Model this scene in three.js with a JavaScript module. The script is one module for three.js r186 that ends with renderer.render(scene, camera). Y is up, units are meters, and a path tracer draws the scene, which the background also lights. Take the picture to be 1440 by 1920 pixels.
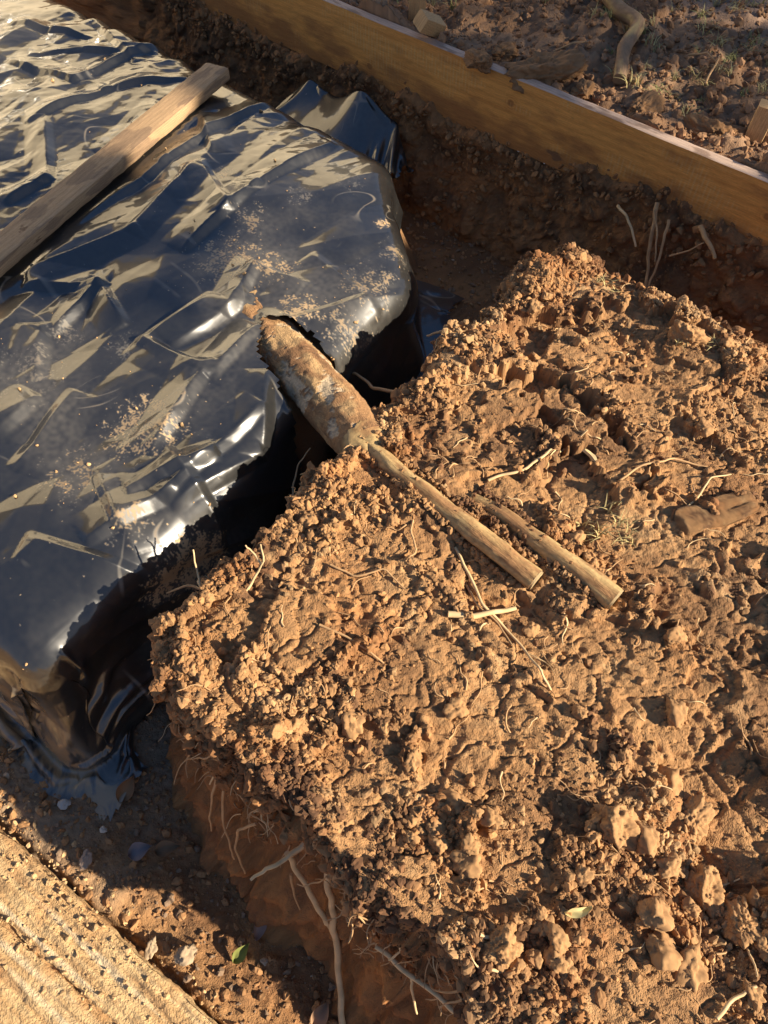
import * as THREE from 'three';
import { ImprovedNoise } from 'three/addons/math/ImprovedNoise.js';
import { mergeGeometries } from 'three/addons/utils/BufferGeometryUtils.js';

// ---------------------------------------------------------------- camera, sky, sun, exposure
const scene = new THREE.Scene();
const camera = new THREE.PerspectiveCamera(69, 0.75, 0.05, 400);
camera.position.set(0, 1.25, 0);
camera.rotation.set(THREE.MathUtils.degToRad(-57), 0, 0);
scene.add(camera);

const renderer = new THREE.WebGLRenderer({ antialias: true });
renderer.setSize(768, 1024);
renderer.toneMapping = THREE.LinearToneMapping;
renderer.toneMappingExposure = 2.42;
renderer.shadowMap.enabled = true;
renderer.shadowMap.type = THREE.PCFSoftShadowMap;

const SUN_EL = THREE.MathUtils.degToRad(25.5), SUN_AZ = THREE.MathUtils.degToRad(20);   // azimuth from +x towards +z
const sunDir = new THREE.Vector3(Math.cos(SUN_EL) * Math.cos(SUN_AZ), Math.sin(SUN_EL), Math.cos(SUN_EL) * Math.sin(SUN_AZ));
const sun = new THREE.DirectionalLight(new THREE.Color().setRGB(1, 0.87, 0.68), 5);
sun.target.position.set(0, 0, -1.2);
sun.position.copy(sunDir).multiplyScalar(25).add(sun.target.position);
sun.castShadow = true;
sun.shadow.mapSize.set(4096, 4096);
Object.assign(sun.shadow.camera, { left: -8, right: 8, top: 8, bottom: -8, near: 1, far: 60 });
scene.add(sun, sun.target);

{ // clear winter sky: deep blue overhead, pale at the horizon, brighter round the sun
  const w = 512, h = 256, d = new Float32Array(w * h * 4), v = new THREE.Vector3();
  for (let j = 0; j < h; j++) for (let i = 0; i < w; i++) {
    const el = ((j + 0.5) / h - 0.5) * Math.PI, az = ((i + 0.5) / w - 0.5) * 2 * Math.PI;
    v.set(Math.cos(el) * Math.cos(az), Math.sin(el), Math.cos(el) * Math.sin(az));
    const y = Math.max(0, v.y), hz = Math.pow(1 - y, 3.2), c = Math.max(0, v.dot(sunDir));
    const g = 0.5 * Math.pow(c, 6) + 1.2 * Math.pow(c, 40), k = (j * w + i) * 4;
    d[k] = 0.15 + 0.42 * hz + g; d[k + 1] = 0.3 + 0.4 * hz + 0.85 * g; d[k + 2] = 0.64 + 0.28 * hz + 0.62 * g; d[k + 3] = 1;
  }
  const t = new THREE.DataTexture(d, w, h, THREE.RGBAFormat, THREE.FloatType);
  t.mapping = THREE.EquirectangularReflectionMapping; t.magFilter = t.minFilter = THREE.LinearFilter; t.wrapS = THREE.RepeatWrapping; t.needsUpdate = true;
  scene.background = t; scene.environment = t;
  scene.backgroundIntensity = 0.27; scene.environmentIntensity = 0.27;
}

// ---------------------------------------------------------------- helpers
let seed = 12345;
const rnd = () => { seed = (seed + 0x6D2B79F5) | 0; let t = Math.imul(seed ^ (seed >>> 15), 1 | seed); t = (t + Math.imul(t ^ (t >>> 7), 61 | t)) ^ t; return ((t ^ (t >>> 14)) >>> 0) / 4294967296; };
const rr = (a, b) => a + (b - a) * rnd();
const N = new ImprovedNoise();
const nz = (x, y, z = 0) => N.noise(x + 100.3, y + 71.7, z + 13.1);
const fbm = (x, y, z = 0, o = 4) => { let a = 0.5, f = 1, r = 0; for (let i = 0; i < o; i++) { r += a * nz(x * f, y * f, z + i * 7.7); a *= 0.5; f *= 2.03; } return r; };
const sst = (a, b, x) => { const t = Math.min(1, Math.max(0, (x - a) / (b - a))); return t * t * (3 - 2 * t); };
const lerp = (a, b, t) => a + (b - a) * t;
const clamp = (x, a, b) => Math.min(b, Math.max(a, x));
const mix3 = (a, b, t) => [lerp(a[0], b[0], t), lerp(a[1], b[1], t), lerp(a[2], b[2], t)];
function hash(i, j, k) { let h = Math.imul(i, 374761393) ^ Math.imul(j, 668265263) ^ Math.imul(k, 2147483629); h = Math.imul(h ^ (h >>> 13), 1274126177); h ^= h >>> 16; h = Math.imul(h, 2246822519); h ^= h >>> 13; return (h >>> 0) / 4294967296; }
// rounded lumps scattered on a grid of that cell size: height of the tallest at (s, t)
function clods(s, t, cell, k, prob = 0.8) {
  const x = s / cell, y = t / cell, i0 = Math.floor(x), j0 = Math.floor(y); let best = 0;
  for (let i = i0 - 1; i <= i0 + 1; i++) for (let j = j0 - 1; j <= j0 + 1; j++) {
    if (hash(i, j, k) > prob) continue;
    const a = hash(i, j, k + 1), b = hash(i, j, k + 2), c = hash(i, j, k + 3), e = hash(i, j, k + 4);
    let dx = x - i - a, dy = y - j - b; const th = e * 6.28, cs = Math.cos(th), sn = Math.sin(th);
    const u = dx * cs + dy * sn, v = (-dx * sn + dy * cs) * (1 + 0.8 * b), r = 0.3 + 0.5 * c;
    const q = 1 - (u * u + v * v) / (r * r);
    if (q > 0) { const hgt = r * Math.min(Math.sqrt(q), 0.55 + 0.45 * a) * (0.6 + 0.5 * e); if (hgt > best) best = hgt; }
  }
  return best * cell;
}
// flat facets that meet in sharp creases (heights joined linearly over a warped triangle net), from -0.5 to 0.5
function facets(s, t, cell, k, turn, stretch) {
  const c = Math.cos(turn), n = Math.sin(turn), ws = s + 0.35 * cell * nz(s / cell * 0.5, t / cell * 0.5, k), wt = t + 0.35 * cell * nz(s / cell * 0.5 + 9, t / cell * 0.5, k);
  const x = (ws * c + wt * n) / cell, y = (-ws * n + wt * c) / cell * stretch, f = (x + y) * 0.366, i = Math.floor(x + f), j = Math.floor(y + f), u = x + f - i, v = y + f - j, h0 = hash(i, j, k), h2 = hash(i + 1, j + 1, k);
  return (u > v ? h0 + (hash(i + 1, j, k) - h0) * (u - v) + (h2 - h0) * v : h0 + (hash(i, j + 1, k) - h0) * (v - u) + (h2 - h0) * u) - 0.5;
}
// the site's own axes: s runs along the form board and the trenches parallel to it, t runs across, towards the photographer
const CA = Math.cos(THREE.MathUtils.degToRad(40.3)), SA = Math.sin(THREE.MathUtils.degToRad(40.3));
const XZ = (s, t) => [s * CA - t * SA, s * SA + t * CA];
const ST = (x, z) => [x * CA + z * SA, -x * SA + z * CA];
const V = (a) => new THREE.Vector3(...a);
const used = new Map();
const numbered = (n) => { const k = used.get(n) || 0; used.set(n, k + 1); return k ? `${n}_${String(k).padStart(3, '0')}` : n; };
function finish(o) { o.traverse((m) => { if (m.isMesh) { m.castShadow = true; m.receiveShadow = true; } }); return o; }
function tag(o, label, category, group, kind) {
  o.name = numbered(o.name); o.userData.label = label; if (category) o.userData.category = category;
  if (group) o.userData.group = group; if (kind) o.userData.kind = kind;
  scene.add(o); return finish(o);
}
function mesh(name, g, m, parent) { const o = new THREE.Mesh(g, m); o.name = name; if (parent) parent.add(o); return o; }
function group(name) { const o = new THREE.Group(); o.name = name; return o; }
// steps from a to b: fine between f0 and f1, growing outside
function steps(a, b, f0, f1, fine, grow = 1.25, most = 1e9) {
  const out = []; for (let x = f0; x <= f1 + 1e-9; x += fine) out.push(x);
  let d = fine, x = out[out.length - 1]; while (x < b) { d = Math.min(d * grow, most); x = Math.min(b, x + d); out.push(x); }
  d = fine; x = f0; while (x > a) { d = Math.min(d * grow, most); x = Math.max(a, x - d); out.unshift(x); }
  return out;
}
// a sheet over us x vs; f returns [x, y, z, r, g, b] (linear colour)
function gridGeo(us, vs, f, keep) {
  const nu = us.length, nv = vs.length, p = new Float32Array(nu * nv * 3), c = new Float32Array(nu * nv * 3), uv = new Float32Array(nu * nv * 2), id = [];
  for (let i = 0; i < nu; i++) for (let j = 0; j < nv; j++) {
    const k = i * nv + j, r = f(us[i], vs[j], i, j);
    p[3 * k] = r[0]; p[3 * k + 1] = r[1]; p[3 * k + 2] = r[2];
    if (r.length > 5) { c[3 * k] = r[3]; c[3 * k + 1] = r[4]; c[3 * k + 2] = r[5]; }
    uv[2 * k] = us[i]; uv[2 * k + 1] = vs[j];
  }
  for (let i = 0; i < nu - 1; i++) for (let j = 0; j < nv - 1; j++) {
    const a = i * nv + j; if (keep && !keep(i, j)) continue;
    id.push(a, a + 1, a + nv, a + 1, a + nv + 1, a + nv);
  }
  const g = new THREE.BufferGeometry();
  g.setAttribute('position', new THREE.BufferAttribute(p, 3)); g.setAttribute('color', new THREE.BufferAttribute(c, 3)); g.setAttribute('uv', new THREE.BufferAttribute(uv, 2));
  g.setIndex(new THREE.BufferAttribute(new Uint32Array(id), 1)); g.computeVertexNormals(); return g;
}
function texture(w, h, f, srgb) {
  const d = new Uint8Array(w * h * 4);
  for (let j = 0; j < h; j++) for (let i = 0; i < w; i++) { const r = f(i / w, j / h, i, j), k = (j * w + i) * 4; d[k] = clamp(r[0], 0, 1) * 255; d[k + 1] = clamp(r[1], 0, 1) * 255; d[k + 2] = clamp(r[2], 0, 1) * 255; d[k + 3] = 255; }
  const t = new THREE.DataTexture(d, w, h); t.wrapS = t.wrapT = THREE.RepeatWrapping; t.magFilter = THREE.LinearFilter; t.minFilter = THREE.LinearMipmapLinearFilter; t.generateMipmaps = true;
  if (srgb) t.colorSpace = THREE.SRGBColorSpace; t.needsUpdate = true; return t;
}
const toS = (x) => (x <= 0.0031308 ? 12.92 * x : 1.055 * Math.pow(x, 1 / 2.4) - 0.055);

// ---------------------------------------------------------------- materials
const tile = (u, v, f, k) => {   // value noise that repeats with the tile
  const x = u * f, y = v * f, i = Math.floor(x), j = Math.floor(y), fx = x - i, fy = y - j, a = fx * fx * (3 - 2 * fx), b = fy * fy * (3 - 2 * fy), q = (m, n) => hash(((m % f) + f) % f, ((n % f) + f) % f, k);
  return lerp(lerp(q(i, j), q(i + 1, j), a), lerp(q(i, j + 1), q(i + 1, j + 1), a), b);
};
const soilBump = texture(512, 512, (u, v) => { const n = 0.3 * tile(u, v, 18, 1) + 0.25 * tile(u, v, 47, 2) + 0.25 * tile(u, v, 110, 3) + 0.2 * tile(u, v, 240, 4); return [n, n, n]; });
const rootletMat = new THREE.MeshStandardMaterial({ vertexColors: true, roughness: 0.85 });
const soilRepeat = (k) => { const t = soilBump.clone(); t.repeat.set(k, k); t.needsUpdate = true; return t; };
const soilMat = new THREE.MeshStandardMaterial({ vertexColors: true, roughness: 0.95, bumpMap: soilRepeat(6), bumpScale: 0.004 });
const clayMat = new THREE.MeshStandardMaterial({ vertexColors: true, roughness: 0.97, bumpMap: soilRepeat(5), bumpScale: 0.006 });
const crumbMat = new THREE.MeshStandardMaterial({ color: 0xffffff, roughness: 0.97 });
const rootMat = (() => { const b = soilBump.clone(); b.repeat.set(2.5, 2); b.needsUpdate = true; return new THREE.MeshStandardMaterial({ vertexColors: true, roughness: 0.88, bumpMap: b, bumpScale: 0.002 }); })();

// real-world soil colours (linear)
const DRY = [0.325, 0.172, 0.069], MOIST = [0.115, 0.053, 0.022], PALE = [0.43, 0.268, 0.126], CLAY = [0.3, 0.125, 0.038];
function soilColor(s, t, k = 0) {
  let c = mix3(DRY, MOIST, sst(-0.08, 0.26, fbm(s * 4, t * 4, 3 + k) + 0.25 * nz(s * 45, t * 45, k)));
  c = mix3(c, PALE, 0.75 * sst(0.05, 0.4, fbm(s * 7 + 5, t * 7, 9 + k) + 0.3 * nz(s * 70, t * 70, 4)));
  c = mix3(c, CLAY, 0.55 * sst(0.0, 0.3, fbm(s * 5, t * 5 + 9, 17 + k)));
  const g = 1 + 0.3 * nz(s * 110, t * 110, 5) + 0.25 * nz(s * 260, t * 260, 8);
  return [c[0] * g, c[1] * g, c[2] * g];
}

// ---------------------------------------------------------------- the trampled block of soil
const MS0 = -0.70, MS1 = 6, MT0 = -1.56, MT1 = -0.045, FLOOR = -0.43;
const mt1 = (s) => MT1 - 0.13 * sst(0.08, 0.42, s) - 0.1 * sst(-0.48, -0.7, s);   // the near edge falls back beyond the frame
// trodden flats and boot prints: centre, half length, half width, turn (of the long side, in s-t), depth, tread
const flats = [
  [[0.395, 0.030, -1.285], .085, .045, -.5, .022, 0], [[0.413, 0.030, -1.021], .15, .055, .12, .034, 0], [[0.166, 0.030, -0.957], .1, .06, -.4, .008, 0],
  [[0.204, 0.030, -0.352], .125, .085, -.55, .006, 1], [[0.303, 0.030, -0.509], .05, .036, -.1, .012, 2], [[0.427, 0.030, -0.499], .09, .045, -.6, .008, 0],
  [[0.593, 0.030, -0.555], .085, .06, -.3, .016, 3], [[0.609, 0.030, -0.400], .08, .07, .3, .01, 3], [[-0.142, 0.030, -0.544], .065, .04, .6, -.012, 0],
  [[-0.029, 0.030, -0.640], .07, .035, -.5, .004, 0], [[0.602, 0.030, -1.242], .12, .07, -.1, .012, 0], [[0.241, 0.030, -1.066], .1, .045, .15, .01, 0],
  [[0.623, 0.030, -0.923], .09, .06, .2, .012, 0], [[0.489, 0.030, -0.732], .1, .06, -.4, .008, 0], [[0.382, 0.030, -0.843], .06, .05, .2, .018, 0],
  [[0.018, 0.030, -0.437], .055, .045, 0, .006, 0], [[0.585, 0.030, -0.756], .05, .05, 0, .004, 0], [[0.558, 0.030, -0.256], .1, .06, .5, .012, 1],
  [[0.258, 0.030, -0.256], .05, .07, .2, .006, 0], [[0.054, 0.030, -0.115], .045, .04, .2, -.004, 0], [[0.376, 0.030, -0.011], .07, .05, -.5, -.004, 0],
  [[0.191, 0.030, -0.165], .05, .04, .6, .003, 0], [[0.719, 0.030, -0.756], .05, .06, .6, .01, 0], [[0.081, 0.030, -0.720], .06, .03, -.2, .004, 0], [[-0.026, 0.030, -0.305], .05, .05, .3, .004, 0],
].map(([p, a, b, th, d, k]) => { const [s, t] = ST(p[0], p[2]); return { s, t, a: a * 1.35, b: b * 1.4, c: Math.cos(th), n: Math.sin(th), d: d * 1.15, k }; });
{ let q = 88; const h2 = () => hash(q++, 5, 77); for (let i = 0; i < 46; i++) { const s = lerp(-0.58, 0.42, h2()), t = lerp(-1.44, -0.2, h2()), th = h2() * 3; if (s > 0.05 - 0.5 * (t + 1) && t > -0.55) continue; flats.push({ s, t, a: lerp(0.05, 0.11, h2()), b: lerp(0.03, 0.065, h2()), c: Math.cos(th), n: Math.sin(th), d: lerp(-0.004, 0.014, h2()), k: 0 }); } }
const humps = [
  [[0.381, 0.060, -1.482], .1, .045], [[0.541, 0.050, -1.379], .12, .02], [[0.701, 0.050, -1.307], .15, .02], [[0.070, 0.030, -1.128], .1, .015], [[0.210, 0.040, -1.301], .09, .02],
  [[-0.364, 0.020, -0.498], .09, .015], [[-0.278, 0.030, -0.575], .1, .02], [[0.488, 0.000, -0.125], .13, -.05], [[0.502, 0.020, -0.324], .08, -.02], [[0.397, 0.020, -0.275], .07, -.015],
  [[0.312, 0.030, -0.225], .07, -.012], [[-0.064, 0.030, -0.475], .08, .012], [[0.663, 0.040, -1.118], .08, .018], [[0.161, 0.020, -0.679], .07, -.022], [[0.263, 0.020, -0.602], .06, -.02], [[-0.180, 0.020, -0.413], .08, .015], [[0.063, 0.030, -0.817], .06, .015],
].map(([p, r, h]) => { const [s, t] = ST(p[0], p[2]); return [s, t, r, h]; });
function flatness(s, t) {
  let w = 0;
  for (const f of flats) {
    const ds = s - f.s, dt = t - f.t; if (ds * ds + dt * dt > 0.04) continue;
    const u = (ds * f.c + dt * f.n) / f.a, v = (-ds * f.n + dt * f.c) / f.b;
    const q = 1 - Math.pow(u * u * u * u + v * v * v * v, 0.25) + 0.45 * nz(s * 22, t * 22, 31) + 0.2 * nz(s * 60, t * 60, 3);
    w = Math.max(w, sst(-0.02, 0.14, q));
  }
  return w;
}
function crumble(s, t) { const z = Math.max(sst(-0.42, -0.2, t), sst(-0.5, -0.62, s), sst(-1.3, -1.45, t), 0.9 * sst(-0.25, 0.1, s + 0.6 * (t + 0.4)) * sst(-0.9, -0.5, t)); return sst(-0.06, 0.2, fbm(s * 5.5, t * 5.5, 7) + 0.25 * fbm(s * 20, t * 20, 2) - 0.07 + 0.24 * z); }
function moundY(s, t) {
  let y = 0.028 + 0.03 * fbm(s * 2.1, t * 2.1, 1, 3) + 0.02 * sst(-0.2, -0.08, t);
  for (const [hs, ht, r, h] of humps) { const d2 = ((s - hs) ** 2 + (t - ht) ** 2) / (r * r); if (d2 < 4) y += h * Math.exp(-d2 * 1.6); }
  const base = y, near = s < 0.75 && s > -1;
  const ws = s + 0.006 * nz(s * 60, t * 60, 1), wt = t + 0.006 * nz(s * 60, t * 60, 21);
  const m = crumble(s, t);
  y += 0.03 * fbm(s * 7, t * 7, 5, 3) + (1 - 0.6 * m) * (0.018 * facets(s, t, 0.13, 105, 0.6, 1.3) + 0.009 * facets(s, t, 0.065, 115, 1.7, 1.4)) - 0.008 * sst(0.1, 0, Math.abs(nz(s * 8, t * 8, 15))) + 0.004 * nz(s * 60, t * 60, 4) * (1 - m);
  y += (0.03 + 0.8 * m) * (0.45 * clods(ws, wt, 0.06, 11, 0.5));
  if (near) y += (0.05 + 0.85 * m) * (0.62 * clods(ws, wt, 0.027, 21, 0.75)) + (0.06 + 0.97 * m) * 0.75 * clods(s, t, 0.0115, 33, 0.75) + 0.0016 * nz(s * 230, t * 230, 2);
  // cracks in the trodden crust
  y -= 0.008 * (1 - m) * sst(0.05, 0.0, Math.abs(fbm(s * 13, t * 13, 44, 3)));
  for (const f of flats) {
    const ds = s - f.s, dt = t - f.t; if (ds * ds + dt * dt > 0.05) continue;
    const u = (ds * f.c + dt * f.n) / f.a, v = (-ds * f.n + dt * f.c) / f.b;
    const rim = Math.pow(u * u * u * u + v * v * v * v, 0.25);
    const q = 1 - rim + 0.45 * nz(s * 22, t * 22, 31) + 0.2 * nz(s * 60, t * 60, 3), w = sst(0.0, 0.1, q);
    y += 0.35 * Math.max(0, f.d) * Math.exp(-((rim - 1.12) ** 2) * 40);
    if (w <= 0) continue;
    let z = base - f.d + 0.006 * fbm(s * 10, t * 10, 6, 2) + 0.006 * facets(s, t, 0.09, 125, 0.3, 1.5) + 0.003 * nz(s * 70, t * 70, 9) + 0.012 * u * f.a * 4 * 0.3;
    if (f.k === 1) z -= 0.005 * (sst(0.55, 0.85, Math.cos(u * 13 + Math.abs(v) * 3)) + sst(0.88, 0.97, Math.cos(v * 7)));
    if (f.k === 2) z += 0.008 * (Math.max(sst(0.3, 0.8, Math.cos(u * 16)), sst(0.3, 0.8, Math.cos(v * 12)))) - 0.004;
    if (f.k === 3) z += 0.006 * Math.sin(u * 9 + 2 * v * v + 2 * nz(s * 20, t * 20)) * sst(0.2, 0.8, Math.abs(v));
    z -= 0.007 * sst(0.035, 0.0, Math.abs(fbm(s * 11 + 4, t * 11, 54, 3))) + 0.004 * sst(0.03, 0, Math.abs(fbm(s * 27, t * 27, 57, 2)));
    z += 0.0012 * nz(s * 200, t * 200, 2);
    y = lerp(y, z, w);
  }
  return y;
}
const edgeWarp = (s, t) => [0.05 * fbm(s * 4.2, t * 4.2, 61, 3) + 0.018 * nz(s * 22, t * 22, 62), 0.05 * fbm(s * 4.2, t * 4.2, 71, 3) + 0.018 * nz(s * 22, t * 22, 72)];
function moundPoint(s, t) {   // (s, t) beyond the edge runs down the wall
  const R = 0.06, cs = Math.max(s, MS0 + R), ct = clamp(t, MT0 + R, mt1(s) - R);
  let ds = s - cs, dt = t - ct; const d = Math.hypot(ds, dt);
  if (d < 1e-6) { const [ws, wt] = s < 0.9 ? edgeWarp(s, t) : [0, 0]; return [s + ws * 0.0, moundY(s, t), t + wt * 0.0, 0]; }
  ds /= d; dt /= d;
  const arc = R * Math.PI / 2, out = d < arc ? R * Math.sin(d / R) : R, down = d < arc ? R * (1 - Math.cos(d / R)) : R + d - arc;
  const wall = Math.max(0, d - arc), bot = sst(0, 0.45, wall);
  const [ws, wt] = edgeWarp(cs, ct), e = sst(0, 0.06, d);
  const ss = cs + ds * R, tt = ct + dt * R, al = dt !== 0 && Math.abs(dt) > Math.abs(ds) ? ss : tt;
  const under = -0.035 * Math.sin(Math.min(1, wall / 0.3) * Math.PI) + 0.11 * bot * bot;
  const rough = wall > 0 || d > 0 ? (0.06 * fbm(al * 5, wall * 7, 81, 5) + 0.8 * clods(al, wall, 0.07, 41, 0.5) + 0.7 * clods(al, wall, 0.03, 46, 0.6) + 0.9 * clods(al, wall, 0.014, 51, 0.6) + 0.05 * facets(al, wall, 0.11, 135, 0.2, 1.6) + 0.03 * facets(al, wall, 0.05, 145, 1.0, 1.6) - 0.03) * sst(0, 0.05, d) : 0;
  const o = out + under + rough;
  const topY = moundY(cs + ds * Math.min(d, R), ct + dt * Math.min(d, R));
  return [cs + ds * o + ws * e * 0.6, lerp(topY, 0.03, sst(0, 0.3, wall)) - down, ct + dt * o + wt * e * 0.6, wall];
}
{
  const D = 0.56, us = steps(MS0 - D, MS1, MS0 - 0.02, 0.5, 0.0032, 1.12, 0.3), vs = steps(MT0 - D, MT1 + D, MT0 - 0.02, MT1 + 0.06, 0.0032, 1.1, 0.006);
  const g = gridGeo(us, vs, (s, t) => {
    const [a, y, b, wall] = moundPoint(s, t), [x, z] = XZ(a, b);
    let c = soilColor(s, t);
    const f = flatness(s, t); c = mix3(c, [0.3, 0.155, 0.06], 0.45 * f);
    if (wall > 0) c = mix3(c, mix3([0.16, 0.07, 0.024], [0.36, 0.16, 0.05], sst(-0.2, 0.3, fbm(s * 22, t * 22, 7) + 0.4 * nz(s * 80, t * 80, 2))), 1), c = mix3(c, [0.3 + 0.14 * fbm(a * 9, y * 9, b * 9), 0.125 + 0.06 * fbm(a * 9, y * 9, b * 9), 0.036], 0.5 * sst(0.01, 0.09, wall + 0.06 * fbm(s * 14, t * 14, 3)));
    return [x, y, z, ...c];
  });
  tag(mesh('soil_mound', g, soilMat), 'trampled block of orange brown soil between the trenches', '', '', 'structure');
}

// ---------------------------------------------------------------- trench floor, banks, far ground
const floorY = (s, t) => FLOOR + 0.03 * fbm(s * 4, t * 4, 91, 4) + 0.035 * sst(0.08, 0.26, t + 0.06 * fbm(s * 8, t * 8, 5)) + (t > -0.25 ? 0.5 * clods(s, t, 0.03, 61, 0.35) * sst(-0.1, 0.25, fbm(s * 7, t * 7, 12) + 0.1) + 0.55 * clods(s, t, 0.014, 64, 0.5) : 0) - 0.035 * Math.exp(-(((t - 0.262 + 0.1 * (s + 0.5) + 0.012 * nz(s * 12, 3)) / 0.011) ** 2));
{
  const us = steps(-6, 6, -1.05, 0.45, 0.005, 1.15, 0.12), vs = steps(-2.1, 0.9, -0.12, 0.5, 0.004, 1.15, 0.05);
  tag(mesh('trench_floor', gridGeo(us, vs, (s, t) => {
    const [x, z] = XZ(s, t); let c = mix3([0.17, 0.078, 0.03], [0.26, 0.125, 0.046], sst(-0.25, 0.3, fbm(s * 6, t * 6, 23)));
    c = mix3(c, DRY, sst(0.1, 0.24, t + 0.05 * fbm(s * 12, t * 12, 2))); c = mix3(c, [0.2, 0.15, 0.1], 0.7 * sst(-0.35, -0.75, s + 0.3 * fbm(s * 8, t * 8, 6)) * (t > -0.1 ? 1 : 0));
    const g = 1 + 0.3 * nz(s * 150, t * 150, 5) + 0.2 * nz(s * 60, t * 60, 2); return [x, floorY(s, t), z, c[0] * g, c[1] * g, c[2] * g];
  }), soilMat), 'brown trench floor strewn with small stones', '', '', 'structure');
}
const nearY = (s, t) => -0.372 + 0.3 * sst(0.75, 1.1, t) + 0.02 * fbm(s * 3, t * 3, 14) + (t < 1 && Math.abs(s) < 1.2 ? 0.5 * clods(s, t, 0.02, 71, 0.6) + 0.5 * clods(s, t, 0.011, 74, 0.7) : 0);
{
  const us = steps(-60, 60, -1.0, 0.3, 0.006, 1.18, 4), vs = steps(0.335, 60, 0.335, 0.6, 0.005, 1.2, 4);
  tag(mesh('near_ground', gridGeo(us, vs, (s, t) => { const tt = t, [x, z] = XZ(s, tt), c = soilColor(s, tt, 40); const p = mix3(c, PALE, 0.6); return [x, t < 0.34 ? FLOOR : nearY(s, tt), z, ...p]; }), soilMat), 'sunlit pale earth beyond the muddy planks', '', '', 'structure');
}
const BT = -1.985;   // front face of the form board
const farY = (s, t) => {
  const d = BT - 0.04 - t; let y = 0.075 + 0.05 * fbm(s * 1.7, t * 1.7, 101, 3) * sst(0, 0.3, d) + 0.03 * sst(0.1, 0.35, d) * sst(1.4, 0.6, d);
  if (d < 4 && Math.abs(s + 0.9) < 2.6) { const m = sst(-0.3, 0.1, fbm(s * 3, t * 3, 55) + 0.3 * sst(1.3, 0.5, d)); y += 0.03 * fbm(s * 9, t * 9, 3) * (0.3 + m) + m * (0.5 * clods(s + 0.01 * nz(s * 30, t * 30), t, 0.085, 81, 0.3) + 0.6 * clods(s, t, 0.035, 84, 0.6) + 0.6 * clods(s, t, 0.02, 87, 0.7)); }
  y += 0.05 * Math.exp(-(((s + 0.25) / 0.22) ** 2)) * Math.exp(-((d / 0.12) ** 2)) + 0.035 * Math.exp(-(((s + 1.76) / 0.07) ** 2)) * Math.exp(-((d / 0.09) ** 2));
  return Math.max(y, d < 0.02 ? 0.06 : -1);
};
{
  const us = steps(-60, 60, -2.75, 0.3, 0.0095, 1.15, 4), vs = steps(-60, BT - 0.041, -3.7, BT - 0.043, 0.0095, 1.15, 4); vs.push(BT - 0.0405);
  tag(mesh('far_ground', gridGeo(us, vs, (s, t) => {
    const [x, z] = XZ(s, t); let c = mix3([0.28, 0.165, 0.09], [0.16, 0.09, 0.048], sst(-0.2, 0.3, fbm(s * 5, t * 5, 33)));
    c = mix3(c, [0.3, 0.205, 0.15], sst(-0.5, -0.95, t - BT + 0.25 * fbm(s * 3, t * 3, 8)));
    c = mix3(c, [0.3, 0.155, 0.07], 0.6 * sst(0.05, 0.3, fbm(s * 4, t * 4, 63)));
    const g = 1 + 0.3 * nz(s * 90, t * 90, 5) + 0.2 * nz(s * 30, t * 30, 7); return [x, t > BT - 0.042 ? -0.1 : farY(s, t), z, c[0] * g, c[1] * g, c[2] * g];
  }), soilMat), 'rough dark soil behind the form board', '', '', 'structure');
}
// far wall of the trench: soil below the board, sticking up over its lower edge in places
const wallTop = (s) => -0.10 + 0.028 * fbm(s * 6, 1, 2, 4) + 0.05 * sst(0.0, 0.35, fbm(s * 3.2, 5, 1) + 0.3 * sst(-1.5, -0.4, s)) + 0.014 * nz(s * 40, 3) + 0.02 * nz(s * 15, 9) + 0.05 * sst(-1.3, -0.5, s) * Math.max(0, 0.3 + nz(s * 6, 31) + 0.5 * nz(s * 19, 37)) ;
{
  const us = steps(-6, 6, -2.9, 0.25, 0.006, 1.2, 0.2), vs = []; for (let i = 0; i <= 86; i++) vs.push(i / 86);
  tag(mesh('trench_wall', gridGeo(us, vs, (s, v) => {
    const top = wallTop(s), y = lerp(top, FLOOR - 0.04, v), dep = top - y;
    const lip = sst(0, 0.03, dep), o = -0.012 + 0.03 * lip + 0.10 * sst(0.05, 0.4, dep) + lip * (0.05 * fbm(s * 5, y * 5, 44, 4) + 0.5 * clods(s, y, 0.07, 91, 0.4) + 0.55 * clods(s, y, 0.03, 94, 0.55) + 0.5 * clods(s, y, 0.014, 97, 0.6) - 0.01);
    const [x, z] = XZ(s, BT + o); let c = mix3([0.3, 0.14, 0.05], [0.17, 0.085, 0.035], sst(-0.15, 0.25, fbm(s * 5, y * 9, 71)));
    c = mix3(c, CLAY, 0.7 * sst(0, 0.3, fbm(s * 3, y * 6, 88))); const g = 1 + 0.3 * nz(s * 120, y * 120, 5) + 0.2 * nz(s * 40, y * 40, 5);
    return [x, y, z, c[0] * g, c[1] * g, c[2] * g];
  }), clayMat), 'shaded orange clay wall of the trench below the form board', '', '', 'structure');
}

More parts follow.
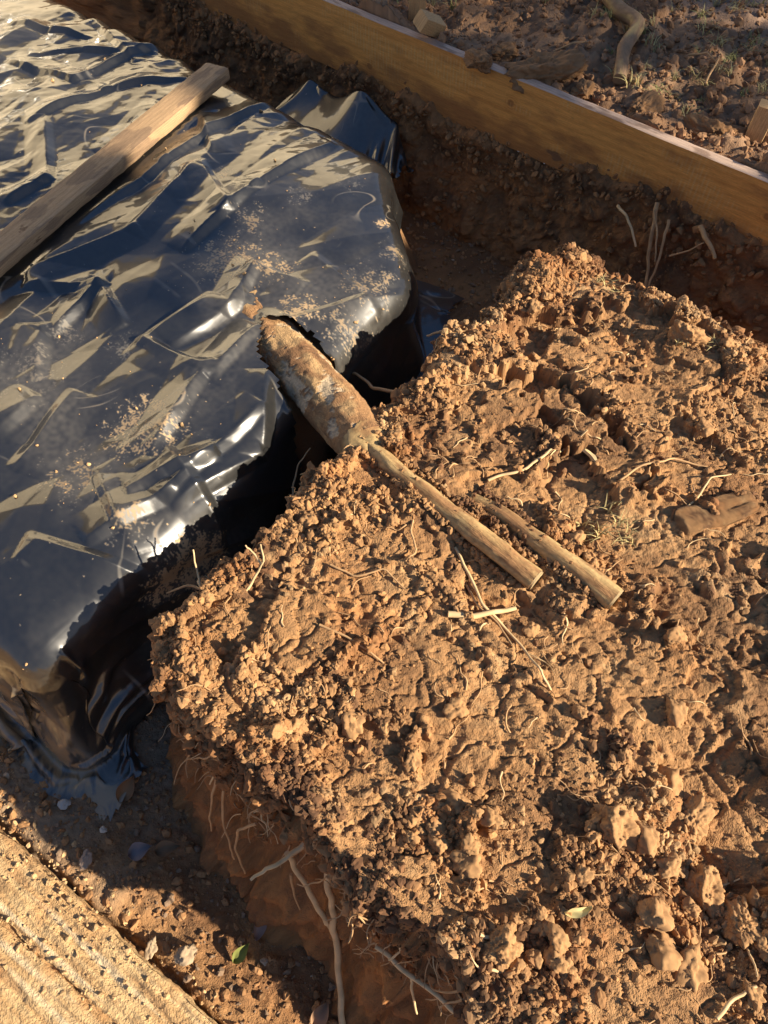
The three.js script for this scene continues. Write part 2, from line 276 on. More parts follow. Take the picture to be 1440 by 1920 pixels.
// ---------------------------------------------------------------- earth pad under the plastic
const PS = -0.82, PT0 = -1.6, PT1 = 0.05, psAt = (t) => -0.955 + 0.135 * sst(-1.35, -0.25, t) - 0.36 * sst(-1.18, -1.62, t);
const padTop = (s, t) => {
  const e = Math.min(psAt(t) - s, t - PT0, PT1 - t);   // the pad sags towards its edges
  return 0.006 + 0.03 * fbm(s * 1.8, t * 1.8, 201, 2) + 0.012 * facets(s, t, 0.3, 207, 0.9, 1.2) - 0.025 * sst(0.25, 0.0, e);
};
const padSide = (y) => -0.2 * Math.min(0, y);
{
  const us = steps(-8, PS + 0.12, PS - 0.4, PS + 0.12, 0.03, 1.3, 0.3), vs = steps(PT0 - 0.1, PT1 + 0.1, PT0 - 0.1, PT1 + 0.1, 0.04);
  tag(mesh('earth_pad', gridGeo(us, vs, (s, t) => {
    const e = Math.max(s - psAt(t), t - PT1, PT0 - t), k = sst(-0.05, 0.1, e), [x, z] = XZ(s, t);
    return [x, lerp(padTop(s, t) - 0.055, FLOOR - 0.06, k), z, ...soilColor(s, t, 80)];
  }), soilMat), 'earth pad under the black plastic', '', '', 'structure');
}

// ---------------------------------------------------------------- roots: tapering tubes along a path
function tube(pts, r0, r1, { seg = 0, sides = 8, wob = 0.12, col, ends = true, lump = 0, rad } = {}) {
  const cv = new THREE.CatmullRomCurve3(pts.map((p) => (p.isVector3 ? p : V(p))), false, 'centripetal'), L = cv.getLength(), n = seg || Math.max(8, Math.min(160, Math.round(L / 0.008)));
  const fr = cv.computeFrenetFrames(n, false), p = [], c = [], id = [], k0 = rnd() * 50; const uv = [];
  for (let i = 0; i <= n; i++) {
    const u = i / n, o = cv.getPointAt(u), r = lerp(r0, r1, u);
    for (let j = 0; j <= sides; j++) {
      const a = (j % sides) / sides * 2 * Math.PI, ca = Math.cos(a), sa = Math.sin(a);
      const q = r * (rad ? rad(u, ca, sa, u * L, k0) : 1) * (1 + wob * 2 * nz(ca * 0.9 + k0, sa * 0.9, u * L * 14) + lump * (nz(ca * 3 + k0, sa * 3 + 3, u * L * 14) + 0.6 * nz(ca * 5 + k0, sa * 5 + 3, u * L * 45)));
      p.push(o.x + (fr.normals[i].x * ca + fr.binormals[i].x * sa) * q, o.y + (fr.normals[i].y * ca + fr.binormals[i].y * sa) * q, o.z + (fr.normals[i].z * ca + fr.binormals[i].z * sa) * q);
      const cc = col ? col(u, ca, sa, u * L, k0) : [0.4, 0.27, 0.14]; c.push(...cc); uv.push(u * L, j / sides);
      if (i < n && j < sides) { const q0 = i * (sides + 1) + j, q1 = q0 + sides + 1; id.push(q0, q1, q0 + 1, q1, q1 + 1, q0 + 1); }
    }
  }
  if (ends) for (const e of [0, 1]) {
    const o = cv.getPointAt(e), b = p.length / 3, row = e ? n * (sides + 1) : 0, cc = ends.length ? ends : col ? col(e, 0, 0, 0, k0) : [0.4, 0.27, 0.14];
    p.push(o.x, o.y, o.z); c.push(...cc); uv.push(0, 0);
    for (let j = 0; j <= sides; j++) { p.push(p[3 * (row + j)], p[3 * (row + j) + 1], p[3 * (row + j) + 2]); c.push(...cc); uv.push(0, 0); }
    for (let j = 0; j < sides; j++) e ? id.push(b, b + 1 + j, b + 2 + j) : id.push(b, b + 2 + j, b + 1 + j);
  }
  const g = new THREE.BufferGeometry();
  g.setAttribute('position', new THREE.Float32BufferAttribute(p, 3)); g.setAttribute('color', new THREE.Float32BufferAttribute(c, 3)); g.setAttribute('uv', new THREE.Float32BufferAttribute(uv, 2)); g.setIndex(id); g.computeVertexNormals();
  return g;
}
const onMound = (p, up = 0) => { const [s, t] = ST(p[0], p[2]); return [p[0], moundY(s, t) + up, p[2]]; };
const bark = (u, ca, sa, l, k) => { let c = mix3([0.46, 0.3, 0.125], [0.31, 0.165, 0.065], sst(-0.1, 0.25, fbm(l * 9 + k, ca * 1.3, sa * 1.3))); c = mix3(c, [0.52, 0.35, 0.15], 0.8 * sst(0.02, 0.2, fbm(l * 6, ca * 1.3 + k, sa * 1.3, 5))); c = mix3(c, [0.3, 0.15, 0.06], 0.8 * sst(0.08, 0.2, fbm(l * 8 + 4, ca * 1.2 + k + 9, sa * 1.2, 5))); const g = 1 + 0.35 * nz(l * 160, ca * 5 + k, sa * 5) + 0.2 * nz(l * 30, ca * 9, sa * 9 + k); return [c[0] * g, c[1] * g, c[2] * g]; };

// thick root across the cross trench
const LOG = [[-0.340, -0.070, -1.458], [-0.251, -0.065, -1.330], [-0.148, -0.045, -1.172], [-0.034, -0.012, -0.980]];
const flake = (l, ca, sa) => fbm(l * 13 + 3, ca * 1.7 + 7, sa * 1.7, 6) + 0.2 * nz(l * 120, ca * 8, sa * 8);
const logST = LOG.map((p) => ST(p[0], p[2]));
{
  const g = group('thick_root');
  const body = tube(LOG, 0.068, 0.059, { seg: 260, sides: 80, wob: 0.03, lump: 0.06, ends: [0.12, 0.06, 0.03], rad: (u, ca, sa, l) => 1 - 0.05 * sst(0.15, 0.18, flake(l, ca, sa)) + 0.02 * sst(0.02, 0.05, fbm(l * 22, ca * 2.5, sa * 2.5, 4)), col: (u, ca, sa, l, k) => {
    let c = mix3([0.34, 0.18, 0.075], [0.2, 0.1, 0.042], sst(-0.1, 0.25, fbm(l * 9, ca * 1.4, sa * 1.4 + k, 5)));
    const pe = flake(l, ca, sa); c = mix3(c, [0.5, 0.38, 0.24], sst(0.15, 0.18, pe)); c = mix3(c, [0.46, 0.29, 0.13], 0.8 * sst(0.0, 0.2, fbm(l * 12 + 9, ca * 1.6, sa * 1.6, 4)) * (pe < 0.15 ? 1 : 0));
    const gg = 1 + 0.3 * nz(l * 200, ca * 9, sa * 9); return [c[0] * gg, c[1] * gg, c[2] * gg];
  } });
  mesh('trunk', body, new THREE.MeshStandardMaterial({ vertexColors: true, roughness: 0.9, bumpMap: soilRepeat(4), bumpScale: 0.004 }), g);
  // torn bark collar at the open end
  const a = V(LOG[3]), dir = V(LOG[3]).sub(V(LOG[2])).normalize(), up = new THREE.Vector3(0, 1, 0), sd = new THREE.Vector3().crossVectors(dir, up).normalize(), u2 = new THREE.Vector3().crossVectors(sd, dir);
  const us = [], vs = []; for (let i = 0; i <= 14; i++) us.push(i / 14); for (let j = 0; j <= 48; j++) vs.push(j / 48);
  const flap = gridGeo(us, vs, (u, v) => { const an = lerp(-1.9, 1.95, v), len = 0.045 + 0.03 * fbm(v * 7, 2, 1) + 0.015 * nz(v * 26, 1), r = 0.061 + 0.006 * u * nz(v * 9, u * 2) - 0.014 * u * u, o = a.clone().addScaledVector(dir, (u - 0.35) * len * 1.3).addScaledVector(u2, Math.cos(an) * r).addScaledVector(sd, Math.sin(an) * r); return [o.x, o.y, o.z, ...bark(0, Math.cos(an), Math.sin(an), u * 0.1, 5)]; });
  mesh('bark_collar', flap, rootMat, g);
  tag(g, 'thick mud coated root with peeling pale patches bridging the trench from under the plastic', 'root');
}
function thinRoot(name, pts, r0, r1, label, cut, opt = {}) {
  const g = group(name);
  mesh('stem', tube(pts, r0, r1, { sides: 26, seg: 150, wob: 0.12, lump: 0.13, col: bark, ...opt }), rootMat, g);
  if (cut) { const e = V(pts[pts.length - 1]), q = V(pts[pts.length - 2]), d = e.clone().sub(q).normalize(); const c = new THREE.CylinderGeometry(r1 * 0.93, r1 * 0.97, 0.004, 18); const o = mesh('cut_face', c, cutMat, g); o.position.copy(e).addScaledVector(d, 0.002); o.quaternion.setFromUnitVectors(new THREE.Vector3(0, 1, 0), d); }
  return tag(g, label, 'root', opt.group);
}
const cutMat = new THREE.MeshStandardMaterial({ color: new THREE.Color().setRGB(0.6, 0.43, 0.22), roughness: 0.8, bumpMap: soilRepeat(3), bumpScale: 0.002 });
thinRoot('cut_root', [[-0.033, 0.020, -0.961], [0.022, 0.034, -0.893], [0.074, 0.038, -0.837], [0.134, 0.042, -0.778], [0.210, 0.042, -0.701], [0.278, 0.034, -0.642]], 0.019, 0.0205, 'cut root emerging from the thick root and ending blunt on the mound', true, { wob: 0.13 });
thinRoot('cut_root', [[0.175, 0.020, -0.830], [0.233, 0.034, -0.780], [0.292, 0.040, -0.717], [0.359, 0.040, -0.657], [0.417, 0.034, -0.603]], 0.014, 0.023, 'pale cut root lying on the mound with a flared bark end', true, { wob: 0.07 });

// ---------------------------------------------------------------- plank on the plastic: where it lies (the film is pressed flat under it)
const PLANK = { a: V([-0.525, 0.052, -2.455]), b: V([-0.960, 0.052, -1.574]), w: 0.089, h: 0.038 };
PLANK.dir = PLANK.b.clone().sub(PLANK.a).normalize(); PLANK.b = PLANK.a.clone().addScaledVector(PLANK.dir, 1.85); PLANK.bottom = 0.014;
const plankA = ST(PLANK.a.x, PLANK.a.z), plankB = ST(PLANK.b.x, PLANK.b.z), plankL = Math.hypot(plankB[0] - plankA[0], plankB[1] - plankA[1]), plankD = [(plankB[0] - plankA[0]) / plankL, (plankB[1] - plankA[1]) / plankL];

// ---------------------------------------------------------------- black plastic sheet: a cloth laid over the pad and left to settle
function settleSheet() {
  const h = 0.011, S0 = -3.3, S1 = PS + 0.6, T0 = PT0 - 0.5, T1 = PT1 + 0.42, R = 0.075;
  const n = Math.round((S1 - S0) / h) + 1, m = Math.round((T1 - T0) / h) + 1, K = n * m;
  const X = new Float32Array(K), Y = new Float32Array(K), Z = new Float32Array(K), PX = new Float32Array(K), PY = new Float32Array(K), PZ = new Float32Array(K), w = new Float32Array(K).fill(1), dead = new Uint8Array(K);
  const top = new Float32Array(K);
  for (let i = 0; i < n; i++) for (let j = 0; j < m; j++) {
    const k = i * m + j, s = S0 + i * h, t = T0 + j * h, cs = Math.min(s, psAt(clamp(t, PT0, PT1)) - R), ct = clamp(t, PT0 + R, PT1 - R), ds = s - cs, dt = t - ct, d = Math.hypot(ds, dt);
    let a = s, b = t, y = padTop(s, t) + 0.004;
    if (d > 1e-6) {
      const arc = R * Math.PI / 2, o = d < arc ? R * Math.sin(d / R) : R + 0.2 * (d - arc), dn = d < arc ? R * (1 - Math.cos(d / R)) : R + (d - arc) * 0.97;
      const fr = 0.09, y0 = 0.40 - fr, q = Math.max(0, dn - y0), al = Math.min(q / fr, Math.PI / 2), fl = fr * (1 - Math.cos(al)) + Math.max(0, q - fr * Math.PI / 2), dd = Math.min(dn, y0) + fr * Math.sin(al); a = cs + ds / d * (o + fl); b = ct + dt / d * (o + fl); y = padTop(cs, ct) - dd + 0.004;
    }
    { const o = sst(0.06, 0.25, d), q = o * (0.035 * Math.sin(s * 9 + 4 * fbm(s * 3, t * 3, 7)) * (dt > 0.01 ? 1 : 0) + 0.05 * fbm(s * 5, t * 5, 303, 2)); a += q * (ds > 0.01 ? 0.7 : 0); b += q * (dt > 0.01 ? 1 : dt < -0.01 ? -0.6 : 0); }
    X[k] = a; Z[k] = b; Y[k] = y + 0.004 * fbm(s * 9, t * 9, 301, 3) + 0.0015 * nz(s * 60, t * 60, 2);
    // the tear round the thick root
    const [p, q] = [logST[0], logST[3]], lx = q[0] - p[0], ly = q[1] - p[1], u = ((s - p[0]) * lx + (t - p[1]) * ly) / (lx * lx + ly * ly), dd = Math.abs((s - p[0]) * ly - (t - p[1]) * lx) / Math.hypot(lx, ly);
    if (u > 0.17 && dd < 0.062 * Math.min(1, (u - 0.17) / 0.16) + 0.006 + 0.006 * nz(s * 50, t * 50)) dead[k] = 1;
    if (t < PT0 - 0.1 && s > -1.4 + 0.02 * nz(t * 20, s * 20)) dead[k] = 1;
    { const o = Math.hypot(Math.max(0, s - psAt(PT1)), Math.max(0, t - PT1)); if (t > PT1 && o > 0.43 + 0.02 * nz(s * 5, t * 5)) dead[k] = 1; }
    if (t < -1.05 && s > psAt(clamp(t, PT0, PT1)) + 0.52 + 0.02 * nz(s * 12, t * 12)) dead[k] = 1;
  }
  // extra material: folds across these lines, and slack everywhere (more in the crumpled far left)
  const folds = [
    [[-0.367, 0.000, -2.353], [-0.627, 0.000, -1.997], .5, .016], [[-0.627, 0.000, -1.997], [-0.812, 0.000, -1.729], .4, .018], [[-0.166, 0.000, -2.118], [-0.355, -0.000, -1.870], .5, .022], [[-0.355, -0.000, -1.870], [-0.511, 0.000, -1.619], .5, .02], [[-0.761, 0.000, -2.725], [-0.993, 0.000, -2.465], .5, .016], [[-0.993, 0.000, -2.465], [-1.235, 0.000, -2.600], .4, .018],
    [[-0.770, 0.000, -2.670], [-1.178, 0.000, -2.653], .35, .016], [[-0.655, 0.000, -2.498], [-0.877, 0.000, -2.400], .4, .014], [[-0.877, 0.000, -2.400], [-1.066, 0.000, -2.218], .4, .018], [[-0.829, 0.000, -2.600], [-1.034, 0.000, -2.896], .35, .014], [[-1.018, 0.000, -2.218], [-0.944, 0.000, -1.920], .5, .02], [[-0.944, 0.000, -1.920], [-1.023, 0.000, -1.822], .4, .018],
    [[-0.885, 0.000, -1.516], [-0.661, 0.000, -1.684], .45, .018], [[-0.661, 0.000, -1.684], [-0.543, 0.000, -1.945], .4, .016], [[-0.703, 0.000, -1.476], [-0.626, 0.000, -1.353], .5, .014], [[-0.703, 0.000, -1.476], [-0.786, 0.000, -1.326], .5, .018], [[-0.703, 0.000, -1.476], [-0.875, 0.000, -1.476], .4, .016],
    [[-0.516, 0.000, -1.971], [-0.418, 0.000, -1.775], .4, .02], [[-0.326, 0.000, -1.556], [-0.213, 0.000, -1.496], .45, .016], [[-0.326, 0.000, -1.556], [-0.376, 0.000, -1.399], .5, .018], [[-0.564, 0.000, -1.290], [-0.433, 0.000, -1.437], .5, .022], [[-0.564, 0.000, -1.290], [-0.427, 0.000, -1.205], .45, .02], [[-0.403, 0.000, -1.205], [-0.486, 0.000, -0.973], .6, .022],
    [[-0.311, 0.000, -1.335], [-0.388, 0.000, -1.188], .45, .018], [[-0.341, 0.000, -1.437], [-0.489, 0.000, -1.290], .4, .018], [[-0.371, 0.000, -0.959], [-0.513, 0.000, -0.877], .5, .02], [[-0.282, 0.000, -1.092], [-0.446, 0.000, -0.864], .45, .016], [[-0.446, 0.000, -0.864], [-0.576, 0.000, -0.762], .5, .02], [[-0.501, 0.000, -0.750], [-0.598, 0.000, -0.917], .3, .018],
    [[-0.772, 0.000, -0.945], [-0.701, 0.000, -1.124], .3, .03], [[-0.811, 0.000, -1.326], [-0.789, 0.000, -1.188], .45, .02], [[-0.267, 0.000, -1.188], [-0.263, 0.000, -1.002], .5, .018], [[-0.273, 0.000, -0.988], [-0.422, 0.000, -0.850], .45, .016], [[-0.179, 0.000, -1.598], [-0.026, 0.000, -1.437], .25, .02], [[-0.279, 0.000, -1.326], [0.054, 0.000, -1.516], .3, .02],
    [[-0.477, 0.000, -0.988], [-0.295, 0.000, -0.774], .3, .014], [[-0.688, 0.000, -0.750], [-0.469, 0.000, -0.690], .4, .018], [[-0.496, 0.000, -2.050], [-0.551, 0.000, -2.232], .4, .014], [[-0.780, 0.000, -1.108], [-0.830, 0.000, -1.032], .35, .03], [[-1.027, 0.000, -2.781], [-1.305, 0.000, -2.857], .4, .016], [[-0.693, 0.000, -2.307], [-0.811, 0.000, -2.077], .35, .014],
  ].map(([p, q, e, wd]) => { const [a, b] = ST(p[0], p[2]), [c, d] = ST(q[0], q[2]), L = Math.hypot(c - a, d - b); return [a, b, (c - a) / L, (d - b) / L, L, e, wd]; });
  const ex = new Float32Array(K), ey = new Float32Array(K), exy = new Float32Array(K);
  for (let i = 0; i < n; i++) for (let j = 0; j < m; j++) {
    const k = i * m + j, s = S0 + i * h, t = T0 + j * h, cr = sst(-1.35, -2.0, s + 0.25 * fbm(s * 3, t * 3, 8)), b = (0.001 + 0.009 * cr) * sst(-0.25, -0.05, Math.min(psAt(t) - s, PT1 - t)) + 0.002 + 0.008 * Math.max(0, fbm(s * 2.5, t * 2.5, 311)) ;
    let a = b * (1 + nz(s * 5, t * 5, 1)), c = b * (1 + nz(s * 5, t * 5, 9)), d = 0;
    for (const [fs, ft, dx, dy, L, e, wd] of folds) {
      const u = (s - fs) * dx + (t - ft) * dy; if (u < -0.05 || u > L + 0.05) continue; const v = -(s - fs) * dy + (t - ft) * dx; if (Math.abs(v) > 3 * wd) continue;
      const g = e * 0.02 * Math.exp(-(v * v) / (wd * wd)) * sst(-0.05, 0.03, u) * sst(L + 0.05, L - 0.03, u); a += g * dy * dy; c += g * dx * dx; d += -g * dx * dy;
      Y[k] += 0.012 * g / e;
    }
    ex[k] = a; ey[k] = c; exy[k] = d;
  }
  const RU = new Float32Array(K), RV = new Float32Array(K), RD = new Float32Array(K), RE = new Float32Array(K);
  for (let k = 0; k < K; k++) { RU[k] = h * (1 + ex[k]); RV[k] = h * (1 + ey[k]); RD[k] = h * Math.SQRT2 * (1 + 0.5 * (ex[k] + ey[k]) + exy[k]); RE[k] = h * Math.SQRT2 * (1 + 0.5 * (ex[k] + ey[k]) - exy[k]); }
  { // where it hangs over the edges the film keeps the length of its drape (no gathers)
    const dist = (a, b) => Math.hypot(X[a] - X[b], Y[a] - Y[b], Z[a] - Z[b]);
    for (let i = 0; i < n - 1; i++) for (let j = 0; j < m - 1; j++) {
      const k = i * m + j, s = S0 + i * h, t = T0 + j * h, e = Math.min(psAt(clamp(t, PT0, PT1)) - s, PT1 - t), q = sst(0.0, -0.1, e); if (!q) continue;
      RU[k] = lerp(RU[k], dist(k, k + m) * 1.006, q); RV[k] = lerp(RV[k], dist(k, k + 1) * 1.006, q); RD[k] = lerp(RD[k], dist(k, k + m + 1) * 1.006, q); RE[k] = lerp(RE[k], dist(k + 1, k + m) * 1.006, q);
    }
  }
  const pins = [];
  for (let i = 0; i < n; i++) { const s = S0 + i * h; if (s > -1.98 && s < -1.56) { const k = i * m + 4; pins.push([k, s - 0.02, -0.15 + 0.05 * Math.exp(-(((s + 1.7) / 0.07) ** 2)) + 0.01 * Math.sin(s * 21), BT + 0.06 + 0.012 * Math.sin(s * 17)]); w[k] = 0; } }
  PX.set(X); PY.set(Y); PZ.set(Z); const X0 = X.slice(), Z0 = Z.slice();
  const solve = (a, b, r, st) => {
    if (dead[a] || dead[b]) return; const wa = w[a], wb = w[b], ws = wa + wb; if (!ws) return;
    const dx = X[b] - X[a], dy = Y[b] - Y[a], dz = Z[b] - Z[a], l = Math.sqrt(dx * dx + dy * dy + dz * dz) || 1e-9, f = st * (l - r) / (l * ws);
    X[a] += wa * f * dx; Y[a] += wa * f * dy; Z[a] += wa * f * dz; X[b] -= wb * f * dx; Y[b] -= wb * f * dy; Z[b] -= wb * f * dz;
  };
  const [lp, lq] = [logST[1], logST[3]], ya = LOG[1][1], yb = LOG[3][1];
  for (let k = 0; k < K; k++) top[k] = padTop(X[k], Z[k]);
  const STEPS = 420, pinT = 160, BD = new Float32Array(K);
  for (let i = 0; i < n; i++) for (let j = 0; j < m; j++) { const s = S0 + i * h, t = T0 + j * h, e = Math.min(psAt(clamp(t, PT0, PT1)) - s, PT1 - t, t - PT0); BD[i * m + j] = lerp(0.02, 0.08, sst(-0.05, -0.2, e)); }
  for (let it = 0; it < STEPS; it++) {
    const damp = it < 300 ? 0.93 : 0.8, gr = -0.00006;
    for (let k = 0; k < K; k++) {
      if (dead[k] || !w[k]) continue;
      const vx = (X[k] - PX[k]) * damp, vy = (Y[k] - PY[k]) * damp, vz = (Z[k] - PZ[k]) * damp; PX[k] = X[k]; PY[k] = Y[k]; PZ[k] = Z[k];
      if (it < 330) { X[k] += (X0[k] - X[k]) * 0.02; Z[k] += (Z0[k] - Z[k]) * 0.02; }
      X[k] += clamp(vx, -0.004, 0.004); Y[k] += clamp(vy, -0.004, 0.004) + gr; Z[k] += clamp(vz, -0.004, 0.004);
    }
    const f = Math.min(1, it / pinT); for (const [k, a, b, c] of pins) { X[k] = PX[k] = lerp(PX[k], a, 0.03 * f); Y[k] = PY[k] = lerp(PY[k], b, 0.03 * f); Z[k] = PZ[k] = lerp(PZ[k], c, 0.03 * f); }
    const rev = it & 1;
    for (let ii = 0; ii < n; ii++) { const i = rev ? n - 1 - ii : ii; for (let jj = 0; jj < m; jj++) { const j = rev ? m - 1 - jj : jj, k = i * m + j;
      if (i < n - 1) solve(k, k + m, RU[k], 0.9); if (j < m - 1) solve(k, k + 1, RV[k], 0.9);
      if (i < n - 1 && j < m - 1) { solve(k, k + m + 1, RD[k], 0.4); solve(k + 1, k + m, RE[k], 0.4); }
      if (i < n - 2) solve(k, k + 2 * m, RU[k] + RU[k + m], BD[k]); if (j < m - 2) solve(k, k + 2, RV[k] + RV[k + 1], BD[k]);
    } }
    for (let k = 0; k < K; k++) {
      if (dead[k] || !w[k]) continue;
      let x = X[k], y = Y[k], z = Z[k], hit = 0;
      const sd = padSide(y), tp = top[k], qx = x - (psAt(z) + sd - R), qz = Math.abs(z - (PT0 + PT1) / 2) - ((PT1 - PT0) / 2 + sd - R), qy = y - (tp - R);
      const mx = Math.max(qx, 0), my = Math.max(qy, 0), mz = Math.max(qz, 0), l = Math.sqrt(mx * mx + my * my + mz * mz);
      if (l > 0 ? l < R : true) {
        if (l > 1e-6) { const g = (R - l) / l; x += mx * g; y += my * g; z += mz * g * Math.sign(z - (PT0 + PT1) / 2); } else y = tp;
        hit = 1;
      }
      if (y < FLOOR + 0.022) { y = FLOOR + 0.022; hit = 1; }
      if (y < 0.02 && x > MS0 - 0.05 && z > MT0 - 0.02 && z < MT1 + 0.05) { x = MS0 - 0.05; hit = 1; }
      if (z < BT + 0.045 && y < 0.05) { z = BT + 0.045; hit = 1; }
      { // thick root
        const lx = lq[0] - lp[0], lz = lq[1] - lp[1], ly = yb - ya, u = clamp(((x - lp[0]) * lx + (y - ya) * ly + (z - lp[1]) * lz) / (lx * lx + ly * ly + lz * lz), -0.6, 1), ox = x - lp[0] - lx * u, oy = y - ya - ly * u, oz = z - lp[1] - lz * u, r = Math.sqrt(ox * ox + oy * oy + oz * oz);
        if (r < 0.079 && r > 1e-6) { const g = 0.079 / r; x += ox * (g - 1); y += oy * (g - 1); z += oz * (g - 1); hit = 1; }
      }
      { const u = (x - plankA[0]) * plankD[0] + (z - plankA[1]) * plankD[1], v = Math.abs(-(x - plankA[0]) * plankD[1] + (z - plankA[1]) * plankD[0]); if (u > -0.004 && u < 1.85 && v < 0.05 && y > PLANK.bottom - 0.004) { y = PLANK.bottom - 0.004; hit = 1; } }
      if (hit) { X[k] = x - (x - PX[k]) * 0.6; Z[k] = z - (z - PZ[k]) * 0.6; Y[k] = y; PX[k] += (X[k] - PX[k]) * 0.7; PZ[k] += (Z[k] - PZ[k]) * 0.7; PY[k] += (y - PY[k]) * 0.7; }
    }
  }
  for (let pass = 0; pass < 1; pass++) for (const A of [X, Y, Z]) { const B = A.slice(); for (let i = 1; i < n - 1; i++) for (let j = 1; j < m - 1; j++) { const k = i * m + j; if (dead[k] || dead[k + 1] || dead[k - 1] || dead[k + m] || dead[k - m]) continue; A[k] = lerp(B[k], (B[k + 1] + B[k - 1] + B[k + m] + B[k - m]) / 4, 0.38); } }
  const gone = dead.slice();   // carry the film's shape a little past its cut edges so that they stay clean
  for (let pass = 0; pass < 5; pass++) {
    const now = gone.slice();
    for (let i = 0; i < n; i++) for (let j = 0; j < m; j++) {
      const k = i * m + j; if (!now[k]) continue; let c = 0, a = 0, b = 0, d = 0;
      for (const [p, q] of [[1, 0], [-1, 0], [0, 1], [0, -1]]) { const u = i + p, v = j + q, u2 = clamp(u + p, 0, n - 1), v2 = clamp(v + q, 0, m - 1); if (u < 0 || v < 0 || u >= n || v >= m) continue; const k1 = u * m + v, k2 = u2 * m + v2; if (now[k1]) continue; const e = now[k2] ? k1 : k2; a += 2 * X[k1] - X[e]; b += 2 * Y[k1] - Y[e]; d += 2 * Z[k1] - Z[e]; c++; }
      if (c) { X[k] = a / c; Y[k] = Math.max(b / c, FLOOR + 0.02); Z[k] = d / c; gone[k] = 0; }
    }
  }
  return { X, Y, Z, dead, n, m, S0, T0, h, folds };
}
// crumpled film
function crumple(s, t) {
  const cr = sst(-1.2, -1.9, s + 0.35 * fbm(s * 2.5, t * 2.5, 8)), a = 0.6 + 0.5 * cr;
  let y = 0.024 * facets(s, t, 0.36, 5, 1.5, 3.0) + 0.02 * facets(s, t, 0.24, 15, 1.85, 2.2) + 0.009 * a * facets(s, t, 0.15, 25, 1.1, 1.6) + 0.005 * cr * facets(s, t, 0.095, 35, 0.8, 1.4) + 0.0015 * cr * facets(s, t, 0.035, 37, 2.2, 1.6);
  for (const [fs, ft, dx, dy, L, e, wd] of SH.folds) {
    const u = (s - fs) * dx + (t - ft) * dy; if (u < -0.02 || u > L + 0.02) continue; const v = -(s - fs) * dy + (t - ft) * dx, w0 = 0.014 + 0.3 * wd, w1 = 0.05 + wd;
    const r = v > 0 ? 1 - v / w1 : 1 + v / w0; if (r > 0) y += 0.042 * e * r * Math.sqrt(Math.max(0, (u + 0.02) * (L + 0.02 - u))) / (L / 2 + 0.02);
  }
  const pu = (s - plankA[0]) * plankD[0] + (t - plankA[1]) * plankD[1], pv = Math.abs(-(s - plankA[0]) * plankD[1] + (t - plankA[1]) * plankD[0]);
  return (y - 0.004) * (pu > -0.03 && pu < 1.88 ? sst(0.05, 0.1, pv) : 1);
}

const SH = settleSheet();

const sheetGeo = (() => {
  const { X, Y, Z, dead, n, m } = SH, F = 3, us = [], vs = [];
  for (let i = 0; i <= (n - 1) * F; i++) us.push(i / F); for (let j = 0; j <= (m - 1) * F; j++) vs.push(j / F);
  const cr = (a, b, c, d, t) => 0.5 * (2 * b + (c - a) * t + (2 * a - 5 * b + 4 * c - d) * t * t + (3 * b - a - 3 * c + d) * t * t * t);
  const at = (A, u, v) => {
    const i = Math.min(n - 2, Math.floor(u)), j = Math.min(m - 2, Math.floor(v)), fu = u - i, fv = v - j, r = [];
    for (let a = -1; a <= 2; a++) { const q = clamp(i + a, 0, n - 1) * m; r.push(cr(A[q + clamp(j - 1, 0, m - 1)], A[q + j], A[q + j + 1], A[q + clamp(j + 2, 0, m - 1)], fv)); }
    return cr(r[0], r[1], r[2], r[3], fu);
  };
  const g = gridGeo(us, vs, (u, v) => { let a = at(X, u, v), b = at(Z, u, v); const s = SH.S0 + u * SH.h, t = SH.T0 + v * SH.h, e = Math.min(psAt(clamp(t, PT0, PT1)) - s, PT1 - t, t - PT0); const cr = crumple(s, t), o = sst(0.04, -0.12, e), yy = at(Y, u, v), q = o * 1.6 * cr * sst(FLOOR + 0.03, FLOOR + 0.13, yy); if (s > psAt(clamp(t, PT0, PT1)) - 0.02) a += q; if (t > PT1 - 0.02) b += q; const [x, z] = XZ(a, b); return [x, yy + cr * lerp(0.2, 1, 1 - o), z]; }, (i, j) => { const k = Math.floor(i / F) * m + Math.floor(j / F); return !(dead[k] && dead[k + 1] && dead[k + m] && dead[k + m + 1]) && !dead[k]; });
  const uv = g.attributes.uv; for (let k = 0; k < uv.count; k++) uv.setXY(k, uv.getX(k) / (n - 1), uv.getY(k) / (m - 1));
  g.deleteAttribute('color'); return g;
})();
// mud, splashes and a dusty film on the film: [place, radius, strength]
const splats = [[[-0.346, 0.000, -0.726], .075, 1.4], [[-0.397, 0.000, -0.684], .06, 1.3], [[-0.519, 0.000, -1.032], .09, .85], [[-0.643, 0.000, -0.917], .08, .5], [[-0.507, 0.000, -0.787], .05, .5], [[-0.396, 0.000, -1.577], .09, .85], [[-0.285, 0.000, -1.556], .06, .8], [[-0.007, 0.000, -1.752], .02, 1.5], [[0.021, 0.000, -1.641], .05, .5],
  [[-0.235, 0.000, -1.846], .05, .35], [[-0.105, 0.000, -1.920], .05, .3], [[-0.207, 0.000, -1.399], .06, .8], [[-0.453, 0.000, -1.945], .035, .5], [[-0.998, 0.000, -2.565], .06, .3], [[-0.938, 0.000, -1.775], .07, .3], [[-0.690, 0.000, -2.189], .06, .35], [[-0.760, 0.000, -1.326], .05, .35], [[-0.801, 0.000, -1.188], .1, .35], [[-0.502, 0.000, -0.812], .03, .6], [[-0.090, 0.000, -1.362], .08, .5], [[-0.040, 0.000, -1.516], .08, .5], [[-0.356, 0.000, -1.729], .06, .45], [[-0.611, 0.000, -1.273], .05, .3]]
  .map(([p, r, a]) => [...ST(p[0], p[2]), r, a]);
const sheetSize = [(SH.n - 1) * SH.h, (SH.m - 1) * SH.h];
const dust = new Float32Array(1536 * 1536);
